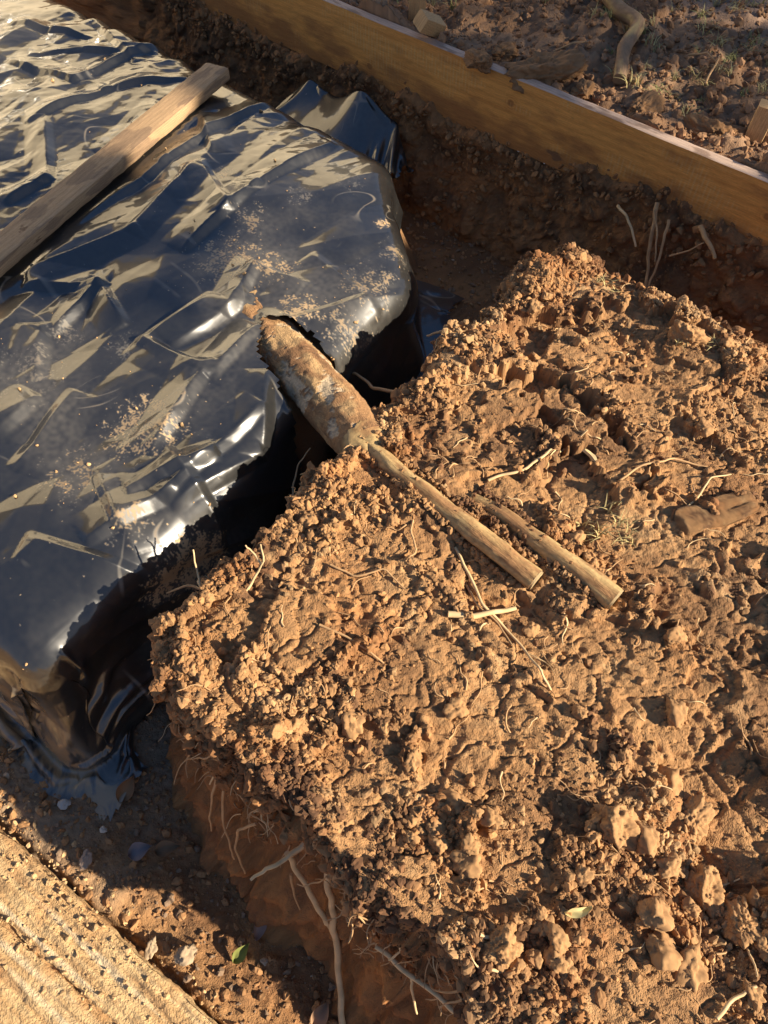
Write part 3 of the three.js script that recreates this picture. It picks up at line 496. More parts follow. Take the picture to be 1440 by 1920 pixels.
{
  for (let j = 0; j < 1536; j++) for (let i = 0; i < 1536; i++) {
    const s = SH.S0 + i / 1536 * sheetSize[0], t = SH.T0 + j / 1536 * sheetSize[1]; let d = 0;
    if (s > -2.6) {
      const film = 0.03 + 0.18 * sst(-2.2, -1.3, s) * sst(-0.1, 0.35, fbm(s * 3.2, t * 3.2, 401, 4)); d = film * (0.75 + 0.5 * nz(s * 80, t * 80, 4));
      for (const [a, b, r, q] of splats) { const e = ((s - a) ** 2 + (t - b) ** 2) / (r * r); if (e < 3) { const f = fbm(s * 34, t * 34, 411, 4) + 0.35 * nz(s * 130, t * 130, 8); d = Math.max(d, q * 0.95 * sst(0.0, 0.4, f + 0.5 * nz(s * 210, t * 210, 5) + 0.27 - 0.36 * e - 0.25 * (1 - q))); d += 0.16 * q * Math.exp(-e * 1.2) * (0.7 + 0.6 * nz(s * 60, t * 60)); } }
      d = Math.max(d, 0.85 * sst(0.62, 0.7, nz(s * 120, t * 120, 17)) * sst(-0.2, 0.2, fbm(s * 5, t * 5, 421)));   // specks
      d = Math.max(d, 0.4 * sst(0.94, 0.99, 1 - Math.abs(nz(s * 9 + 3 * nz(s * 3, t * 3), t * 9, 431))) * sst(0.1, 0.3, fbm(s * 4, t * 4, 441)));   // scuffs
      d = Math.max(d, 0.55 * sst(0.12, 0.2, t) * sst(-0.35, 0.1, fbm(s * 14, t * 14, 451, 4)));   // trodden flap on the trench floor
    } else d = 0.08;
    dust[j * 1536 + i] = clamp(d, 0, 1);
  }
}
const plasticMat = new THREE.MeshPhysicalMaterial({
  color: 0xffffff, roughness: 1, ior: 1.5, clearcoat: 1, clearcoatRoughness: 0.06, side: THREE.DoubleSide,
  map: texture(1536, 1536, (u, v, i, j) => { const d = dust[j * 1536 + i], c = mix3([0.009, 0.0095, 0.0105], d < 0.3 ? [0.3, 0.265, 0.21] : mix3([0.3, 0.265, 0.21], [0.44, 0.3, 0.155], sst(0.3, 0.5, d)), d); return [toS(c[0]), toS(c[1]), toS(c[2])]; }, true),
  roughnessMap: texture(1536, 1536, (u, v, i, j) => { const d = dust[j * 1536 + i], r = clamp(0.3 + 0.6 * d, 0, 0.92); return [r, r, r]; }),
  bumpMap: texture(1536, 1536, (u, v) => { const s = u * sheetSize[0], t = v * sheetSize[1], n = 0.5 + 0.45 * facets(s, t, 0.034, 45, 0.4, 1.4) * sst(-0.3, 0.2, fbm(s * 5, t * 5, 6)) + 0.3 * facets(s, t, 0.07, 55, 2.1, 2.5); return [n, n, n]; }), bumpScale: 0.0007,
});
tag(mesh('plastic_sheet', sheetGeo, plasticMat), 'wrinkled glossy black plastic sheet draped over the earth pad and into the trench', 'plastic sheet');

// ---------------------------------------------------------------- timber
function woodTexture(k, base, dark, opt = {}) {   // u along the grain
  return texture(1024, 256, (u, v) => {
    const x = u * (opt.len || 2), y = v * (opt.wid || 0.2), w = y + 0.012 * fbm(x * 1.3, y * 4, k, 3), ring = 0.5 + 0.5 * Math.sin(w * (opt.rings || 420) + 5 * fbm(x * 0.8, w * 8, k + 2));
    let c = mix3(base, dark, 0.35 * ring * ring + 0.3 * sst(0, 0.35, fbm(x * 3, y * 26, k + 4)));
    if (opt.knots) for (const [kx, ky] of opt.knots) { const e = Math.hypot((x - kx) * 0.8, y - ky), rg = 0.011 + 0.004 * nz(x * 30, y * 30, k); c = mix3(c, [0.2, 0.08, 0.022], 0.85 * sst(rg, rg * 0.7, e)); c = mix3(c, dark, 0.6 * sst(0.03, 0.012, e) * (0.5 + 0.5 * Math.sin(e * 900))); }
    if (opt.saw) c = mix3(c, opt.saw, 0.6 * sst(0.2, 0.9, Math.sin(x * 520 + y * 30)) * sst(0.02, 0.2, fbm(x * 3.5, y * 12, k + 8)));
    if (opt.mud) { const f = fbm(x * 7, y * 16, k + 11, 5); c = mix3(c, opt.mud, (opt.amount || 0.8) * sst(opt.soft ? -0.15 : 0.02, opt.soft ? 0.35 : 0.16, f + (opt.lean || 0) * (0.5 - v))); }
    if (opt.spots) c = mix3(c, [0.15, 0.075, 0.035], 0.85 * sst(0.6, 0.68, nz(x * 9, y * 17, k + 31) + 0.3 * fbm(x * 40, y * 60, 2)));
    const g = 1 + 0.25 * nz(x * 30, y * 400, k) + 0.12 * nz(x * 200, y * 200, k);
    return [toS(clamp(c[0] * g, 0, 1)), toS(clamp(c[1] * g, 0, 1)), toS(clamp(c[2] * g, 0, 1))];
  }, true);
}
const grainBump = texture(512, 256, (u, v) => { const n = 0.5 + 0.3 * nz(u * 40, v * 120, 4) + 0.3 * fbm(u * 12, v * 40, 9) + 0.15 * nz(u * 200, v * 200, 3); return [n, n, n]; });
// a board: length along x, subdivided, with softly worn edges; each side has its own uv
function boardGeo(L, Hh, W, seg = 60, wear = 0.003) {
  const g = new THREE.BoxGeometry(L, Hh, W, seg, 4, 6), p = g.attributes.position, uv = g.attributes.uv, nrm = g.attributes.normal;
  for (let i = 0; i < p.count; i++) {
    const x = p.getX(i), y = p.getY(i), z = p.getZ(i), ax = Math.abs(nrm.getX(i)) > 0.5, ay = Math.abs(nrm.getY(i)) > 0.5;
    if (ax) uv.setXY(i, 0.02 + (y / Hh + 0.5) * 0.03, z / W + 0.5); else uv.setXY(i, x / L + 0.5, ay ? z / W + 0.5 : y / Hh + 0.5);
    const cy = Math.abs(Math.abs(y) - Hh / 2) < 1e-6, cz = Math.abs(Math.abs(z) - W / 2) < 1e-6, cx = Math.abs(Math.abs(x) - L / 2) < 1e-6;
    const e = wear * (0.6 + 1.2 * Math.abs(nz(x * 14, y * 30, z * 30)));
    let yy = y, zz = z, xx = x;
    if (cy && cz) { yy -= Math.sign(y) * e; zz -= Math.sign(z) * e; } if (cx && (cy || cz)) xx -= Math.sign(x) * e;
    yy += 0.0012 * nz(x * 5, z * 9, 3); zz += 0.002 * nz(x * 3, 7, 1);
    p.setXYZ(i, xx, yy, zz);
  }
  g.computeVertexNormals(); return g;
}
const woodMat = (map, rough = 0.8) => new THREE.MeshStandardMaterial({ map, roughness: rough, bumpMap: grainBump, bumpScale: 0.0015 });
{ // plank on the plastic
  const m = woodMat(woodTexture(3, [0.42, 0.27, 0.14], [0.26, 0.155, 0.078], { len: 1.85, wid: 0.09, mud: [0.13, 0.082, 0.055], amount: 0.55, spots: 1 }));
  const o = mesh('timber_plank', boardGeo(1.85, PLANK.h, PLANK.w, 90), m), mid = PLANK.a.clone().addScaledVector(PLANK.dir, 0.925);
  o.position.set(mid.x, PLANK.bottom + PLANK.h / 2, mid.z); o.rotation.y = Math.atan2(-PLANK.dir.z, PLANK.dir.x);
  tag(o, 'weathered grey brown timber plank lying on the black plastic sheet', 'plank');
}
{ // form board along the far side of the trench
  const m = woodMat(woodTexture(21, [0.66, 0.3, 0.065], [0.44, 0.165, 0.032], { len: 4.6, wid: 0.2, rings: 260, knots: [[1.2, .11], [2.05, .06], [2.62, .13], [3.1, .05], [3.45, .12], [4.1, .1]], saw: [0.62, 0.38, 0.14], mud: [0.26, 0.105, 0.03], amount: 0.8, soft: 1, lean: 0.75, spots: 1 }));
  const top = woodMat(woodTexture(25, [0.5, 0.36, 0.27], [0.36, 0.24, 0.17], { len: 4.6, wid: 0.05, mud: [0.17, 0.1, 0.065], amount: 0.7 }));
  const o = mesh('form_board', boardGeo(4.6, 0.21, 0.038, 160, 0.002), [m, m, top, top, m, m]), [x, z] = XZ(-1.5, BT - 0.019);
  o.position.set(x, -0.005, z); o.rotation.y = -THREE.MathUtils.degToRad(40.3);
  tag(o, 'long orange stained timber form board set on edge along the far side of the trench', 'form board');
}
const paleWood = woodMat(woodTexture(41, [0.55, 0.34, 0.15], [0.42, 0.22, 0.08], { len: 0.4, wid: 0.05, rings: 700 }));
function stake(label, at, size, rot) { const o = mesh('wooden_stake', boardGeo(size[1], size[0], size[2], 12, 0.0015), paleWood); o.position.set(...at); o.rotation.set(...rot, 'YXZ'); tag(o, label, 'stake'); }
stake('upright wooden stake behind the form board near the top edge', [0.107, 0.160, -2.683], [0.045, 0.36, 0.04], [0.1, -0.6, 1.5]);
stake('short ribbed wooden block leaning against the upright stake', [0.143, 0.130, -2.543], [0.045, 0.09, 0.05], [0.3, 0.5, -0.5]);
stake('short square stake poking out of the soil at the right end of the form board', [1.030, 0.070, -2.007], [0.05, 0.2, 0.045], [0, -0.45, 1.52]);

// mud caked planks along the near side of the trench floor
const mudMat = new THREE.MeshStandardMaterial({ vertexColors: true, roughness: 0.95, bumpMap: soilRepeat(5), bumpScale: 0.004 });
function muddyPlank(A, B, W, yTop, k, label) {
  const [a0, b0] = ST(A[0], A[2]), [a1, b1] = ST(B[0], B[2]), L0 = Math.hypot(a1 - a0, b1 - b0), dx = (a1 - a0) / L0, dy = (b1 - b0) / L0, us = [], vs = []; // W extends away from the trench
  for (let u = -0.7; u <= 1.0; u += 0.004) us.push(u); const H = 0.036, per = W + 2 * H, nv = Math.round(per / 0.003); for (let j = 0; j <= nv; j++) vs.push(j / nv * per);
  const g = gridGeo(us, vs, (u, v) => {
    let w, y; if (v < H) { w = 0; y = -H + v; } else if (v > H + W) { w = W; y = -(v - H - W); } else { w = v - H; y = 0; }
    const e = Math.min(w, W - w), onTop = v >= H && v <= H + W ? 1 : 0, mud = sst(-0.08, 0.12, fbm(u * 7, w * 22, k) ), cr = 0.0035 * nz(u * 1.6, w * 70, k + 3) + 0.003 * nz(u * 5, w * 240, k + 4);
    if (onTop) y += 0.008 * fbm(u * 16, w * 45, k + 13, 5) + 0.35 * mud * clods(u, w, 0.008, 115 + k, 0.7) + cr + 0.0015 * nz(u * 160, w * 160, k) - 0.004 * sst(0.006, 0, e) - 0.003 * sst(0.04, 0, Math.abs(fbm(u * 1.5, w * 26, k + 7, 2)));
    else w += (w ? 1 : -1) * (0.003 * nz(u * 40, v * 90, k) + 0.003 * mud);
    y += 0.006 * nz(u * 2.5, 1, k);
    const s = a0 + dx * u - dy * w, t = b0 + dy * u + dx * w, [x, z] = XZ(s, t);
    let c = mix3([0.52, 0.35, 0.17], [0.44, 0.27, 0.12], sst(-0.1, 0.2, fbm(u * 6, w * 60, k + 5))); c = mix3(c, [0.56, 0.43, 0.26], sst(0.08, 0.3, fbm(u * 2, w * 40, k + 9))); c = mix3(c, [0.3, 0.165, 0.07], 0.7 * sst(0.1, 0.3, fbm(u * 4, w * 50, k + 19, 4))); c = mix3(c, [0.4, 0.2, 0.075], 0.6 * mud * sst(0, 0.3, fbm(u * 15, w * 15, k + 2)));
    const gg = 1 + 0.25 * nz(u * 200, w * 200, k); return [x, yTop + y, z, c[0] * gg, c[1] * gg, c[2] * gg];
  });
  tag(mesh('muddy_plank', g, mudMat), label, 'plank');
}
muddyPlank([-0.776, -0.365, -0.278], [-0.305, -0.365, 0.042], 0.1, -0.365, 3, 'sunlit mud caked plank along the near edge of the trench floor');
muddyPlank([-0.728, -0.362, -0.109], [-0.489, -0.362, 0.042], 0.12, -0.361, 9, 'second mud caked plank in the bottom left corner behind the first');

// ---------------------------------------------------------------- clods, crumbs and stones
function lumpGeo(detail, k, rough = 0.5, flat = 0.8) {
  const pl = []; for (let i = 0; i < 11; i++) pl.push({ n: new THREE.Vector3(hash(i, 1, k * 10) - 0.5, hash(i, 2, k * 10) - 0.5, hash(i, 3, k * 10) - 0.5).normalize(), d: 0.72 + 0.3 * hash(i, 4, k * 10) });
  const g = new THREE.IcosahedronGeometry(1, detail), p = g.attributes.position, c = new Float32Array(p.count * 3), v = new THREE.Vector3();
  for (let i = 0; i < p.count; i++) {
    v.fromBufferAttribute(p, i).normalize(); let cut = 1.3; for (const q of pl) cut = Math.min(cut, q.d / Math.max(0.05, v.dot(q.n)));
    const f = cut * (1 + rough * (0.5 * nz(v.x * 1.1 + k * 9, v.y * 1.1, v.z * 1.1) + 0.35 * nz(v.x * 2.6, v.y * 2.6 + k * 5, v.z * 2.6) + (detail > 2 ? 0.3 * nz(v.x * 4.5 + k, v.y * 4.5, v.z * 4.5) + 0.14 * Math.abs(nz(v.x * 9 + k, v.y * 9, v.z * 9)) + 0.14 * nz(v.x * 17 + k, v.y * 17, v.z * 17) + 0.14 * nz(v.x * 26 + k, v.y * 26, v.z * 26) : 0)));
    p.setXYZ(i, v.x * f * 1.1, v.y * f * flat, v.z * f * 0.95);
    const q = 0.5 + 0.5 * nz(v.x * 2 + k, v.y * 2, v.z * 2), gr = 1 + 0.25 * nz(v.x * 12, v.y * 12 + k, v.z * 12), cc = mix3([0.38, 0.215, 0.092], [0.28, 0.142, 0.055], q); c.set([cc[0] * gr, cc[1] * gr, cc[2] * gr], 3 * i);
  }
  g.setAttribute('color', new THREE.BufferAttribute(c, 3)); g.computeVertexNormals();
  if (detail > 2) { // smooth normals across the shared corners
    const n = g.attributes.normal, map = new Map(), key = (i) => `${p.getX(i).toFixed(5)},${p.getY(i).toFixed(5)},${p.getZ(i).toFixed(5)}`;
    for (let i = 0; i < p.count; i++) { const q = key(i), a = map.get(q) || new THREE.Vector3(); a.add(v.fromBufferAttribute(n, i)); map.set(q, a); }
    for (let i = 0; i < p.count; i++) { const a = map.get(key(i)).clone().normalize(); n.setXYZ(i, a.x, a.y, a.z); }
  }
  return g;
}
const crumbGeos = [1, 2, 3, 4, 5].map((k) => { const g = lumpGeo(1, k * 3.7, 0.75, 0.75); g.deleteAttribute('color'); return g; });
function scatter(name, label, count, pick, category) {   // pick() -> [x, y, z, radius, [r, g, b]] or null
  const lists = crumbGeos.map(() => []); let made = 0;
  for (let q = 0; q < count * 6 && made < count; q++) { const r = pick(); if (r) { lists[made % crumbGeos.length].push(r); made++; } }
  const root = group(name), M = new THREE.Matrix4(), Q = new THREE.Quaternion(), E = new THREE.Euler(), C = new THREE.Color();
  lists.forEach((l, n) => {
    if (!l.length) return; const im = new THREE.InstancedMesh(crumbGeos[n], crumbMat, l.length); im.name = 'crumb';
    l.forEach(([x, y, z, r, c], i) => { E.set(rnd() * 6.3, rnd() * 6.3, rnd() * 6.3); M.compose(new THREE.Vector3(x, y, z), Q.setFromEuler(E), new THREE.Vector3(r * rr(0.8, 1.3), r * rr(0.7, 1.1), r)); im.setMatrixAt(i, M); im.setColorAt(i, C.setRGB(...c)); });
    im.userData.kind = 'stuff'; root.add(im);
  });
  tag(root, label, '', '', 'stuff');
}
const size = (a, b, pw) => a * Math.pow(b / a, Math.pow(rnd(), pw));
scatter('soil_crumbs', 'loose crumbs of soil all over the trampled mound', 60000, () => {
  const s = rr(MS0 + 0.01, 0.7), t = rr(MT0 + 0.01, mt1(s) - 0.01); if (rnd() > 0.16 + crumble(s, t) * 0.95 || rnd() < 0.86 * flatness(s, t)) return null;
  const r = size(0.0011, 0.0078, 3.2), [ea, ey, eb] = moundPoint(s, t), [x, z] = XZ(ea, eb), c = soilColor(s, t, 6), g = rr(0.7, 1.2); return [x, ey + r * 0.15, z, r, [c[0] * g, c[1] * g, c[2] * g]];
});
const ROOTA = [[-0.033, 0.020, -0.961], [0.134, 0.042, -0.778], [0.278, 0.034, -0.642]], ROOTB = [[0.175, 0.020, -0.830], [0.292, 0.040, -0.717], [0.417, 0.034, -0.603]];
scatter('root_soil', 'crumbs of soil clinging to and banked against the cut roots', 1500, () => {
  const P = rnd() < 0.55 ? ROOTA : ROOTB, u = Math.pow(rnd(), 1.5) * 1.9, i = u < 1 ? 0 : 1, f = u - i, a = P[i], b = P[i + 1], w = rr(-0.032, 0.032), dx = b[0] - a[0], dz = b[2] - a[2], L = Math.hypot(dx, dz), x = lerp(a[0], b[0], f) - dz / L * w, z = lerp(a[2], b[2], f) + dx / L * w, [s, t] = ST(x, z), r = size(0.0016, 0.007, 2.2), up = Math.abs(w) < 0.018 ? lerp(a[1], b[1], f) + Math.sqrt(Math.max(0, 0.00036 - w * w)) : moundY(s, t) + 0.006; if (Math.abs(w) < 0.018 && rnd() < 0.94) return null;
  const c = soilColor(s, t, 6); return [x, up + r * 0.1, z, r, c];
});
scatter('trench_gravel', 'loose grit and pebbles on the trench floor', 6500, () => {
  const far = rnd() < 0.3, s = far ? rr(-1.5, -0.6) : rr(-1.05, 0.4), t = far ? rr(-1.92, -1.4) : rr(-0.1, 0.36), r = size(0.0015, 0.009, 2.4), [x, z] = XZ(s, t), q = rnd(), c = q < 0.012 ? [0.36, 0.27, 0.18] : q < 0.25 ? [0.2, 0.13, 0.08] : ((g) => [0.31 * g, 0.16 * g, 0.066 * g])(rr(0.6, 1.15)); return [x, floorY(s, t) + r * 0.4, z, r, c];
});
scatter('far_crumbs', 'loose dark crumbs of soil behind the form board', 14000, () => {
  const s = rr(-2.6, 0.3), t = rr(-3.5, BT - 0.05), r = size(0.0025, 0.014, 2.8), [x, z] = XZ(s, t), g = rr(0.7, 1.25); if (fbm(s * 3, t * 3, 55) + 0.3 * sst(-1.3, -0.5, t - BT) < rr(-0.25, 0.2)) return null;
  return [x, farY(s, t) + r * 0.35, z, r, [0.27 * g, 0.145 * g, 0.07 * g]];
});
scatter('wall_crumbs', 'crumbs of clay stuck to the trench walls', 3500, () => {
  const s = rr(-2.8, 0.2), top = wallTop(s), y = lerp(top + 0.004, FLOOR, Math.pow(rnd(), 1.6)), r = size(0.002, 0.012, 2.2), dep = top - y, o = -0.012 + 0.03 * sst(0, 0.03, dep) + 0.10 * sst(0.05, 0.4, dep) + sst(0, 0.03, dep) * 0.05 * fbm(s * 5, y * 5, 44, 4), [x, z] = XZ(s, BT + o + 0.003), g = rr(0.7, 1.2);
  return [x, y, z, r, [0.26 * g, 0.13 * g, 0.05 * g]];
});
scatter('ledge_crumbs', 'crumbs of pale mud between and on the muddy planks', 1500, () => {
  const s = rr(-1.0, 0.1), t = rr(0.2, 0.52), r = size(0.0012, 0.006, 2.6), [x, z] = XZ(s, t), g = rr(0.8, 1.15); const y = Math.max(floorY(s, t), t > 0.345 ? nearY(s, t) : -9); return [x, (t > 0.25 ? -0.364 : y) + r * 0.1, z, r, [0.48 * g, 0.31 * g, 0.15 * g]];
});
scatter('edge_crumbs', 'crumbs and clods hanging on the rough edge of the mound', 6000, () => {
  const side = rnd(), D = rr(-0.01, 0.3) * Math.pow(rnd(), 0.7); let s, t; if (side < 0.45) { s = MS0 + 0.06 - 0.06 * rnd() - D; t = rr(MT0 + 0.03, MT1); } else if (side < 0.9) { s = rr(MS0, 0.6); t = mt1(s) - 0.06 + 0.06 * rnd() + D; } else { s = rr(MS0, 0.6); t = MT0 + 0.06 - 0.05 * rnd() - Math.min(D, 0.05); }
  const [a, y, b, w] = moundPoint(s, t), r = size(0.002, 0.012, 2.2), [x, z] = XZ(a, b), c = soilColor(s, t, 6), k = sst(0.02, 0.12, w); return [x, y + r * 0.2, z, r, mix3(c, [0.32, 0.14, 0.045], k)];
});

{
  const sp = sheetGeo.attributes.position, su = sheetGeo.attributes.uv;
  scatter('sheet_crumbs', 'crumbs of dry soil lying on the plastic sheet', 900, () => {
    const i = Math.floor(rnd() * sp.count), s = SH.S0 + su.getX(i) * sheetSize[0], t = SH.T0 + su.getY(i) * sheetSize[1]; if (s < -2.4 || t < PT0 + 0.05 || t > PT1 || s > psAt(t)) return null;
    let w = 0.03; for (const [a, b, r, q] of splats) w += q * 0.8 * Math.exp(-((s - a) ** 2 + (t - b) ** 2) / (r * r)); if (rnd() > w) return null; const r = size(0.001, 0.0048, 2.6), g = rr(0.8, 1.2); return [sp.getX(i), sp.getY(i) + r * 0.5, sp.getZ(i), r, [0.42 * g, 0.26 * g, 0.12 * g]];
  });
}
const bigClod = [0, 1, 2, 3].map((k) => lumpGeo(20, k * 2.3 + 40, 0.6, 0.9)), midClod = [0, 1, 2, 3, 4, 5].map((k) => lumpGeo(7, k * 1.9 + 60, 0.6, 0.85));
const clodMat = new THREE.MeshStandardMaterial({ vertexColors: true, roughness: 0.96 });
function clod(p, r, k, label, grp, y) {
  const o = mesh('soil_clod', r > 0.022 ? bigClod[k % 4] : midClod[k % 6], clodMat), [s, t] = ST(p[0], p[2]);
  o.position.set(p[0], (y === undefined ? moundY(s, t) : y) + r * 0.3, p[2]); o.scale.set(r, r * 0.95, r * 1.05); o.rotation.set(rr(-0.5, 0.5), rnd() * 6.3, rr(-0.5, 0.5)); tag(o, label, 'clod', grp);
}
[[[0.357, 0.060, -0.222], .036, 'large pitted clod of pale soil, biggest on the lower right of the mound'], [[0.402, 0.050, -0.205], .024, 'round clod touching the lower right of the biggest clod'], [[0.465, 0.050, -0.293], .027, 'clod with a lit face standing right above the biggest clod'],
  [[0.487, 0.040, -0.234], .032, 'broad crumbly clod right of the biggest clod'], [[0.428, 0.040, -0.164], .019, 'small pointed clod shaped like a cone below the round clod'], [[0.164, 0.030, -0.056], .029, 'rounded clod near the bottom edge of the mound'],
  [[0.428, 0.020, -0.033], .026, 'round dark clod near the bottom right'], [[0.526, 0.020, -0.089], .028, 'smooth clod at the right edge near the bottom'], [[0.389, 0.040, -0.100], .024, 'upright lump of soil beside the dark hollow'], [[0.392, 0.030, -0.055], .026, 'lump of soil below the upright lump'],
  [[0.686, 0.060, -1.253], .034, 'angular pale clod on the far right shoulder of the mound'], [[0.451, 0.050, -1.259], .019, 'smooth rounded stone like clod on the upper middle of the mound'], [[0.355, 0.060, -1.359], .02, 'clod near the top corner of the mound'],
  [[0.517, 0.030, -0.534], .02, 'clod beside the rippled boot print on the right'], [[0.120, 0.040, -0.406], .021, 'clod left of the large boot print'], [[0.265, 0.030, -0.553], .015, 'small clod below the blunt cut root'], [[0.111, 0.040, -0.253], .023, 'clod pair below the large boot print'],
  [[0.328, 0.030, -0.396], .014, 'small clod right of the large boot print'], [[-0.053, 0.030, -0.373], .022, 'clod on the left of the mound above the overhang'], [[0.489, 0.030, -0.400], .022, 'clod above the tall clod on the right'], [[0.487, 0.010, -0.139], .03, 'dark clod inside the hollow at the lower right'], [[0.120, 0.030, -0.165], .024, 'flattish clod in the crumbly lower middle'],
].forEach(([p, r, l], i) => clod(p, r * 0.8, i, l));
const zone = (s, t) => (t < -1.1 ? 'near the far edge of the mound' : t > -0.35 ? (s < -0.15 ? 'on the left lip of the mound above the shaded wall' : 'in the crumbly lower right of the mound') : s < -0.35 ? 'on the left of the mound beside the cut roots' : 'among the boot prints in the middle of the mound');
{ let made = 0; for (let q = 0; q < 4000 && made < 170; q++) { const s = rr(-0.63, 0.45), t = rr(-1.48, -0.14); if (crumble(s, t) < 0.75 || flatness(s, t) > 0.05) continue; const [x, z] = XZ(s, t); const zn = zone(s, t); clod([x, 0, z], size(0.007, 0.015, 2.0), made, `small brown soil clod ${zn}`, `small clods ${zn}`); made++; } }
{ // clods behind the board
  [[[0.494, 0.100, -2.313], .06, 'large flat brown clod just behind the form board'], [[0.586, 0.100, -2.238], .028, 'rounded clod right of the large flat clod behind the board'], [[0.918, 0.100, -2.027], .04, 'dark clod left of the square stake behind the board'], [[0.736, 0.100, -2.122], .036, 'clod with a grassy edge behind the middle of the board'], [[0.290, 0.100, -2.360], .03, 'clod close behind the board left of the large flat clod'], [[0.379, 0.100, -2.457], .034, 'lumpy clod behind the board left of centre']].forEach(([p, r, l], i) => {
    const o = mesh('soil_clod', bigClod[i % 4], darkClod()), [s, t] = ST(p[0], p[2]); o.position.set(p[0], farY(s, t) + r * 0.3, p[2]); o.scale.set(r * 1.3, r * 0.8, r); o.rotation.y = i * 1.3; tag(o, l, 'clod'); });
}
function darkClod() { return darkClod.m || (darkClod.m = new THREE.MeshStandardMaterial({ vertexColors: true, color: new THREE.Color().setRGB(0.66, 0.64, 0.66), roughness: 0.96 })); }

// ---------------------------------------------------------------- fine roots
const rootlet = (u, ca, sa, l, k) => { const g = 1 + 0.35 * nz(l * 60, k, 3); return [0.56 * g, 0.39 * g, 0.2 * g]; };
const dirty = (u, ca, sa, l, k) => { const g = 1 + 0.35 * nz(l * 60, k, 3); return [0.42 * g, 0.25 * g, 0.115 * g]; };
function kinky(pts, r) { const q = []; pts.forEach((p, i) => { q.push(p); if (i < pts.length - 1) { const n = pts[i + 1], d = 0.014 * Math.hypot(n[0] - p[0], n[1] - p[1], n[2] - p[2]) + r * 0.3; for (const f of [0.36, 0.7]) q.push([lerp(p[0], n[0], f) + rr(-d, d), lerp(p[1], n[1], f) + rr(-d, d) * 0.4, lerp(p[2], n[2], f) + rr(-d, d)]); } }); return q; }
function fine(pts, r0, r1, label, col = rootlet, grp) { pts = kinky(pts, r0); r0 *= 0.8; r1 *= 0.72; tag(mesh('fine_root', tube(pts, r0, r1, { sides: 8, wob: 0.1, lump: 0.05, col }), rootletMat), label, 'root', grp); }
// below the near edge of the mound
fine([[-0.094, -0.060, -0.205], [-0.095, -0.140, -0.172], [-0.092, -0.220, -0.131], [-0.087, -0.300, -0.087], [-0.082, -0.370, -0.022], [-0.076, -0.420, 0.048]], 0.0075, 0.0085, 'longest pale root hanging from the mound edge to the bottom of the frame');
fine([[-0.162, -0.100, -0.199], [-0.146, -0.160, -0.174], [-0.122, -0.220, -0.139], [-0.103, -0.270, -0.110], [-0.094, -0.290, -0.101]], 0.006, 0.007, 'root joining the longest hanging root in a fork');
fine([[-0.128, -0.080, -0.216], [-0.160, -0.090, -0.191], [-0.192, -0.090, -0.175], [-0.218, -0.100, -0.159]], 0.006, 0.0035, 'pale bare root tip jutting left from the mound edge');
fine([[-0.025, -0.040, -0.152], [-0.022, -0.120, -0.122], [-0.016, -0.180, -0.088], [-0.007, -0.240, -0.059], [-0.004, -0.250, -0.048]], 0.005, 0.004, 'hanging root right of the longest one');
fine([[-0.013, -0.100, -0.065], [0.041, -0.100, -0.026], [0.089, -0.100, 0.005], [0.135, -0.100, 0.039]], 0.005, 0.006, 'pale root running along the bottom edge of the mound');
fine([[0.041, -0.100, -0.026], [0.044, -0.130, -0.005], [0.053, -0.200, 0.024]], 0.003, 0.0025, 'short rootlet dropping from the root along the bottom edge');
fine([[0.008, -0.100, -0.047], [0.026, -0.080, -0.057], [0.023, -0.050, -0.066]], 0.003, 0.002, 'curled rootlet above the root along the bottom edge');
fine([[-0.281, -0.020, -0.335], [-0.292, -0.050, -0.325], [-0.292, -0.070, -0.319], [-0.304, -0.100, -0.310]], 0.003, 0.0022, 'short pale rootlet under the overhanging lip of the mound');
fine([[-0.290, -0.080, -0.315], [-0.306, -0.140, -0.292], [-0.320, -0.200, -0.272], [-0.322, -0.240, -0.258]], 0.0035, 0.002, 'thin root hanging on the shaded wall below the lip', dirty);
fine([[-0.275, -0.080, -0.306], [-0.290, -0.180, -0.264], [-0.285, -0.250, -0.230], [-0.285, -0.300, -0.219]], 0.0035, 0.003, 'second thin root hanging on the shaded wall below the lip', dirty);
fine([[-0.217, -0.100, -0.245], [-0.254, -0.140, -0.242], [-0.267, -0.200, -0.222], [-0.264, -0.260, -0.204], [-0.262, -0.300, -0.194]], 0.0035, 0.0025, 'hooked thin root on the shaded wall', dirty);
fine([[-0.177, 0.030, -0.330], [-0.186, -0.010, -0.315], [-0.197, -0.050, -0.299], [-0.199, -0.090, -0.281]], 0.003, 0.002, 'rootlet dangling over the lip right of the overhang');
fine([[-0.159, -0.150, -0.173], [-0.158, -0.220, -0.148], [-0.152, -0.270, -0.131]], 0.003, 0.002, 'thin root beside the fork on the shaded wall', dirty);
// along the cross trench
fine([[-0.201, -0.120, -0.890], [-0.201, -0.100, -0.947], [-0.190, -0.080, -0.991], [-0.163, -0.060, -1.020]], 0.0035, 0.002, 'thin root arching up under the thick root', dirty);
fine([[-0.356, -0.020, -0.666], [-0.337, 0.000, -0.633], [-0.352, 0.020, -0.673], [-0.355, 0.050, -0.696]], 0.0035, 0.002, 'thin pale root standing up at the left tip of the mound');
fine([[-0.325, 0.000, -0.639], [-0.380, -0.030, -0.662], [-0.426, -0.060, -0.661]], 0.0045, 0.002, 'root sticking out left over the trench', dirty);
fine([[-0.253, 0.030, -0.618], [-0.227, 0.060, -0.646], [-0.216, 0.080, -0.657], [-0.223, 0.090, -0.684]], 0.0035, 0.002, 'forked pale rootlet on the mound edge');
fine([[-0.222, 0.070, -0.654], [-0.239, 0.080, -0.674], [-0.250, 0.090, -0.682]], 0.003, 0.0018, 'side shoot of the forked pale rootlet');
